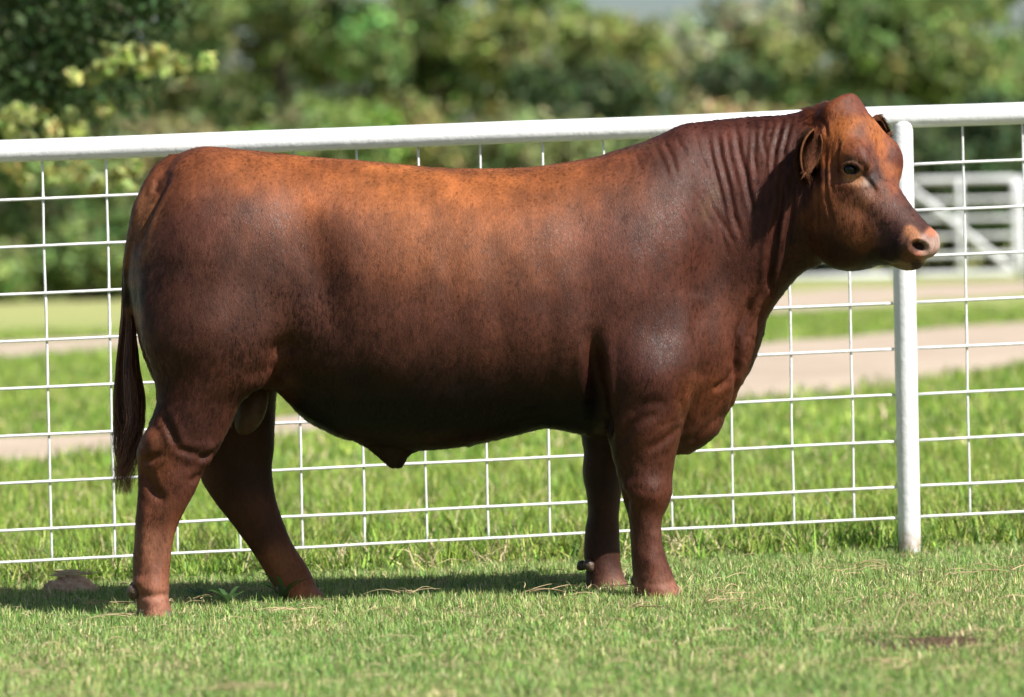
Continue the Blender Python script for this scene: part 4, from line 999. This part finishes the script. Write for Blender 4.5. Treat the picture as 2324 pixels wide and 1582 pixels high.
# ---- tail switch
nsw = 2000; u_ = rng.random(nsw)
y0s = rng.uniform(600, 900, nsw); Ls = rng.uniform(.75, 1.0, nsw)
kk = 12; T = np.linspace(0, 1, kk)
lx = ([590, 700, 830, 900, 967, 1030, 1085, 1120], [279, 277, 264, 258, 256, 262, 248, 262])
rx = ([590, 700, 830, 900, 967, 1030, 1085, 1120], [304, 303, 316, 329, 330, 314, 308, 304])
yend = np.where(rng.random(nsw) < .5, rng.uniform(1000, 1125, nsw), rng.uniform(900, 1080, nsw))
pts = np.empty((nsw, kk, 3)); ph = rng.random(nsw) * 6.28; clump = rng.integers(0, 14, nsw); cu = rng.random(14) ; cph_ = rng.random(14) * 6.28
for k in range(kk):
    yy = y0s + (yend - y0s) * T[k]
    l_ = np.interp(yy, *lx); r_ = np.interp(yy, *rx)
    g_ = sm(900, 1100, yy); uu = u_ * (1 - .72 * g_) + cu[clump] * .72 * g_ + .15 * g_ * np.sin(7 * ph)
    xx = l_ + (r_ - l_) * uu + g_ * 9 * np.sin(yy * .05 + cph_[clump]) + 1.5 * np.sin(yy * .03 + ph)
    vv = 18 * np.sin(ph) * (.5 + .5 * sm(600, 850, yy)) + 6 * g_ * np.cos(yy * .05 + cph_[clump])
    pts[:, k] = unproject(xx, yy, vv / SC)
rad = np.linspace(.0007, .00028, kk)[None] * np.ones((nsw, 1))
cs = np.array([[.042, .019, .013]]) * rng.uniform(.6, 1.8, (nsw, 1)); tip = yend > 1060; cs *= 1.2; cs[tip] *= 4.5
swn = np.stack([(u_ - .5) * 1.6, -.9 + .5 * rng.random(nsw), .2 * rng.normal(size=nsw)], -1); swn /= np.linalg.norm(swn, axis=1)[:, None]
hair_obj('tail_switch', pts, rad, cs, bull, M_switch, swn)

# ---- head parts: eye, ears, nostril, dewclaws, scrotum, hooves
def ellipsoid(c, ax, n=24, m=14, fn=None):
    V = []; 
    for i in range(m + 1):
        ph = math.pi * i / m
        for j in range(n):
            th = 2 * math.pi * j / n; d = np.array([math.sin(ph) * math.cos(th), math.cos(ph), math.sin(ph) * math.sin(th)])
            if fn: d = fn(d)
            V.append(np.array(c) + ax[0] * d[0] + ax[1] * d[1] + ax[2] * d[2])
    F = [(i * n + j, i * n + (j + 1) % n, (i + 1) * n + (j + 1) % n, (i + 1) * n + j) for i in range(m) for j in range(n)]
    return np.array(V), np.array(F)
def toW(V): V = np.asarray(V, float); return unproject(V[:, 0], V[:, 1], V[:, 2] / SC)
def surf_at(cx, cy, near_side=True):
    d2 = (V[:, 0] - cx) ** 2 + (V[:, 1] - cy) ** 2 + 1e5 * (Nn[:, 2] > 0 if near_side else Nn[:, 2] < 0); k = np.argsort(d2)[:8]
    return V[k].mean(0), Nn[k].mean(0)
sp_, sn = surf_at(EX, EY)
sn = sn / np.linalg.norm(sn)
ref = surf_at(EX, EY + 26)[0][2] * .5 + surf_at(EX, EY - 24)[0][2] * .5
ec = np.array([EX, EY, ref]) - np.array([.25, -.1, -.96]) * 0 + np.array([-2, 0, 15.0])
Ve, Fe = ellipsoid(ec, [np.array([17.5, 0, 0]), np.array([0, 17.0, 0]), np.array([0, 0, 17.5])])
link('eye', build_mesh('eye', [(toW(Ve), Fe)]), bull, M_eye)

def ear(base, tipd, open_d, Lr, Wr, name, colr, seed):
    """cupped leaf-shaped ear; all in bull space (px)"""
    base = np.array(base, float); d = np.array(tipd, float); d /= np.linalg.norm(d)
    o_ = np.array(open_d, float); o_ -= d * (o_ @ d); o_ /= np.linalg.norm(o_); s_ = np.cross(d, o_)
    ns, na = 22, 17; rows = []
    for i in range(ns):
        t = i / (ns - 1); wv = Wr * (math.sin(math.pi * (t * .86 + .10)) ** .75) * (1 - .25 * t); curl = 1.6 - .7 * t
        c = base + d * Lr * t + np.array([0, 1.0, 0]) * (Lr * .12 * t * t)
        for j in range(na):
            a = (j / (na - 1) * 2 - 1) * curl
            R = wv / curl * 1.35
            rows.append(c + s_ * R * math.sin(a) - o_ * R * (math.cos(a) - .4))
    V = np.array(rows); F = [(i * na + j, (i + 1) * na + j, (i + 1) * na + j + 1, i * na + j + 1) for i in range(ns - 1) for j in range(na - 1)]
    Wv = toW(V); me = np_mesh(name, Wv, F)
    jj_ = np.tile(np.arange(na), ns); edge = np.abs(jj_ / (na - 1) * 2 - 1) ** 6
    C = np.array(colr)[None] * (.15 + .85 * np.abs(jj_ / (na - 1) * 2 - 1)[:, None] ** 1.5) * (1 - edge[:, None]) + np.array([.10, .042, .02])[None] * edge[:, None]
    set_col(me, 'tint', C); o = link(name, me, bull, M_ear)
    md = o.modifiers.new('thick', 'SOLIDIFY'); md.thickness = .006; md.offset = 0
    # ear hair
    r = np.random.default_rng(seed); n = 15000; ii_ = r.integers(0, ns - 1, n); j_ = r.integers(0, na - 1, n); fa, fb = r.random((n, 1)), r.random((n, 1))
    g = Wv.reshape(ns, na, 3); P = g[ii_, j_] * (1 - fa) * (1 - fb) + g[ii_ + 1, j_] * fa * (1 - fb) + g[ii_ + 1, j_ + 1] * fa * fb + g[ii_, j_ + 1] * (1 - fa) * fb
    n1 = np.cross(g[ii_ + 1, j_] - g[ii_, j_], g[ii_, j_ + 1] - g[ii_, j_]); n1 /= np.linalg.norm(n1, axis=1)[:, None] + 1e-9
    sgn = np.where(r.random(n) < .72, 1, -1)[:, None]
    cen = (toW((base + d * Lr * .5)[None])[0]); n1 = np.where(((P - cen) * n1).sum(1)[:, None] > 0, n1, -n1) * sgn
    tg_ = g[ii_ + 1, j_] - g[ii_, j_]; tg_ /= np.linalg.norm(tg_, axis=1)[:, None]
    dirv = tg_ + n1 * .25 + r.normal(0, .18, (n, 3)) + np.array([0, 0, -.25]); Lh = r.uniform(.010, .020, n) * np.where((j_ < 1) | (j_ > na - 3), 2.3, 1.2)
    pts = np.stack([P + n1 * .003 + dirv * (Lh * q)[:, None] * .8 + n1 * (Lh * q * (1 - q) * .6)[:, None] for q in (0, .33, .66, 1)], 1)
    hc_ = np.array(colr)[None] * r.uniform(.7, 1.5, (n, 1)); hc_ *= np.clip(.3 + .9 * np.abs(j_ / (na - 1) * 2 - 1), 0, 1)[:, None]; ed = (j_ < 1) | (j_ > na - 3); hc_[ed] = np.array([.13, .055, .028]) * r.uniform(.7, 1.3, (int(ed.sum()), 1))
    h = hair_obj('ear_hair', pts, np.array([.00055, .0005, .0004, .0001])[None] * np.ones((n, 1)), hc_, o, M_earhair, n1); tag(h, kind='stuff')
eb = surf_at(1862, 318)[0]
ear((1852, 300, eb[2] - 4), (-22, 74, -50), (46, 10, -80), 100, 31, 'ear', (.12, .045, .024), 1)
ear(tuple(head_world(18, 292, 84)), (50, 2, 60), (50, 22, -70), 74, 28, 'ear', (.17, .06, .03), 2)

def dewclaw(cx, cy, cv, rx_, ry_, rz_, ang, nm='dewclaw', mt=None):
    c, s_ = math.cos(ang), math.sin(ang)
    ax = [np.array([c, s_, 0]) * rx_, np.array([-s_, c, 0]) * ry_, np.array([0, 0, 1.0]) * rz_]
    def fn(d):
        k = 1 + .10 * math.sin(d[1] * 16) * (1 - abs(d[1])); return np.array([d[0] * k, d[1], d[2] * k]) * np.array([1 - .25 * max(0, d[1]), 1, 1 - .25 * max(0, d[1])])
    V, F = ellipsoid((cx, cy, cv), ax, 20, 18, fn); link(nm, build_mesh(nm, [(toW(V), F)]), bull, mt or M_dew)
dewclaw(303, 1344, NH - 26, 16, 18, 16, .3); dewclaw(304, 1334, NH + 6, 12, 15, 12, .3)
dewclaw(643, 1342, FH - 32, 18, 15, 14, .5); dewclaw(634, 1336, FH + 20, 14, 13, 12, .5)
dewclaw(1337, 1284, FF - 34, 13, 15, 12, -.5); dewclaw(1320, 1284, FF + 10, 12, 13, 12, .8)
dewclaw(1442, 1318, NF + 20, 11, 13, 12, 0)
# cloven hooves
def hoof(cx, cy, cv, L_, H_, W_, toe):
    for sgn in (-1, 1):
        n, m = 18, 8; V = []
        for i in range(m + 1):
            t = i / m; k = 1 - .16 * t
            for j in range(n):
                th = 2 * math.pi * j / n; e = 1.0 + .18 * max(0, math.cos(th))
                V.append((cx + toe * (math.cos(th) * L_ * k * e - t * L_ * .18), cy - t * H_, cv + sgn * W_ * .52 + math.sin(th) * W_ * .46 * k))
        V.append((cx, cy, cv + sgn * W_ * .5)); V.append((cx - toe * L_ * .18, cy - H_, cv + sgn * W_ * .5)); F = [(i * n + j, i * n + (j + 1) % n, (i + 1) * n + (j + 1) % n, (i + 1) * n + j) for i in range(m) for j in range(n)]
        F += [(len(V) - 2, (j + 1) % n, j, j) for j in range(n)] + [(len(V) - 1, m * n + j, m * n + (j + 1) % n, m * n + (j + 1) % n) for j in range(n)]
        link('hoof', build_mesh('hoof', [(toW(V), np.array(F))]), bull, M_hoof)
hoof(352, 1406, NH - 12, 40, 22, 46, 1); hoof(700, 1378, FH, 54, 20, 46, 1); hoof(1502, 1366, NF, 54, 20, 48, 1); hoof(1390, 1358, FF, 48, 26, 46, 1)
# scrotum
def sfn(d):
    k = 1 + .12 * d[1]; return np.array([d[0] * k + .02 * math.sin(d[1] * 50), d[1], d[2] * k])
Vs_, Fs_ = ellipsoid((572, 925, 10), [np.array([36, -7, 0]), np.array([-14, 62, 0.0]), np.array([0, 0, 40.0])], 26, 40, sfn)
link('scrotum', build_mesh('scrotum', [(toW(Vs_), Fs_)]), bull, M_scrotum)
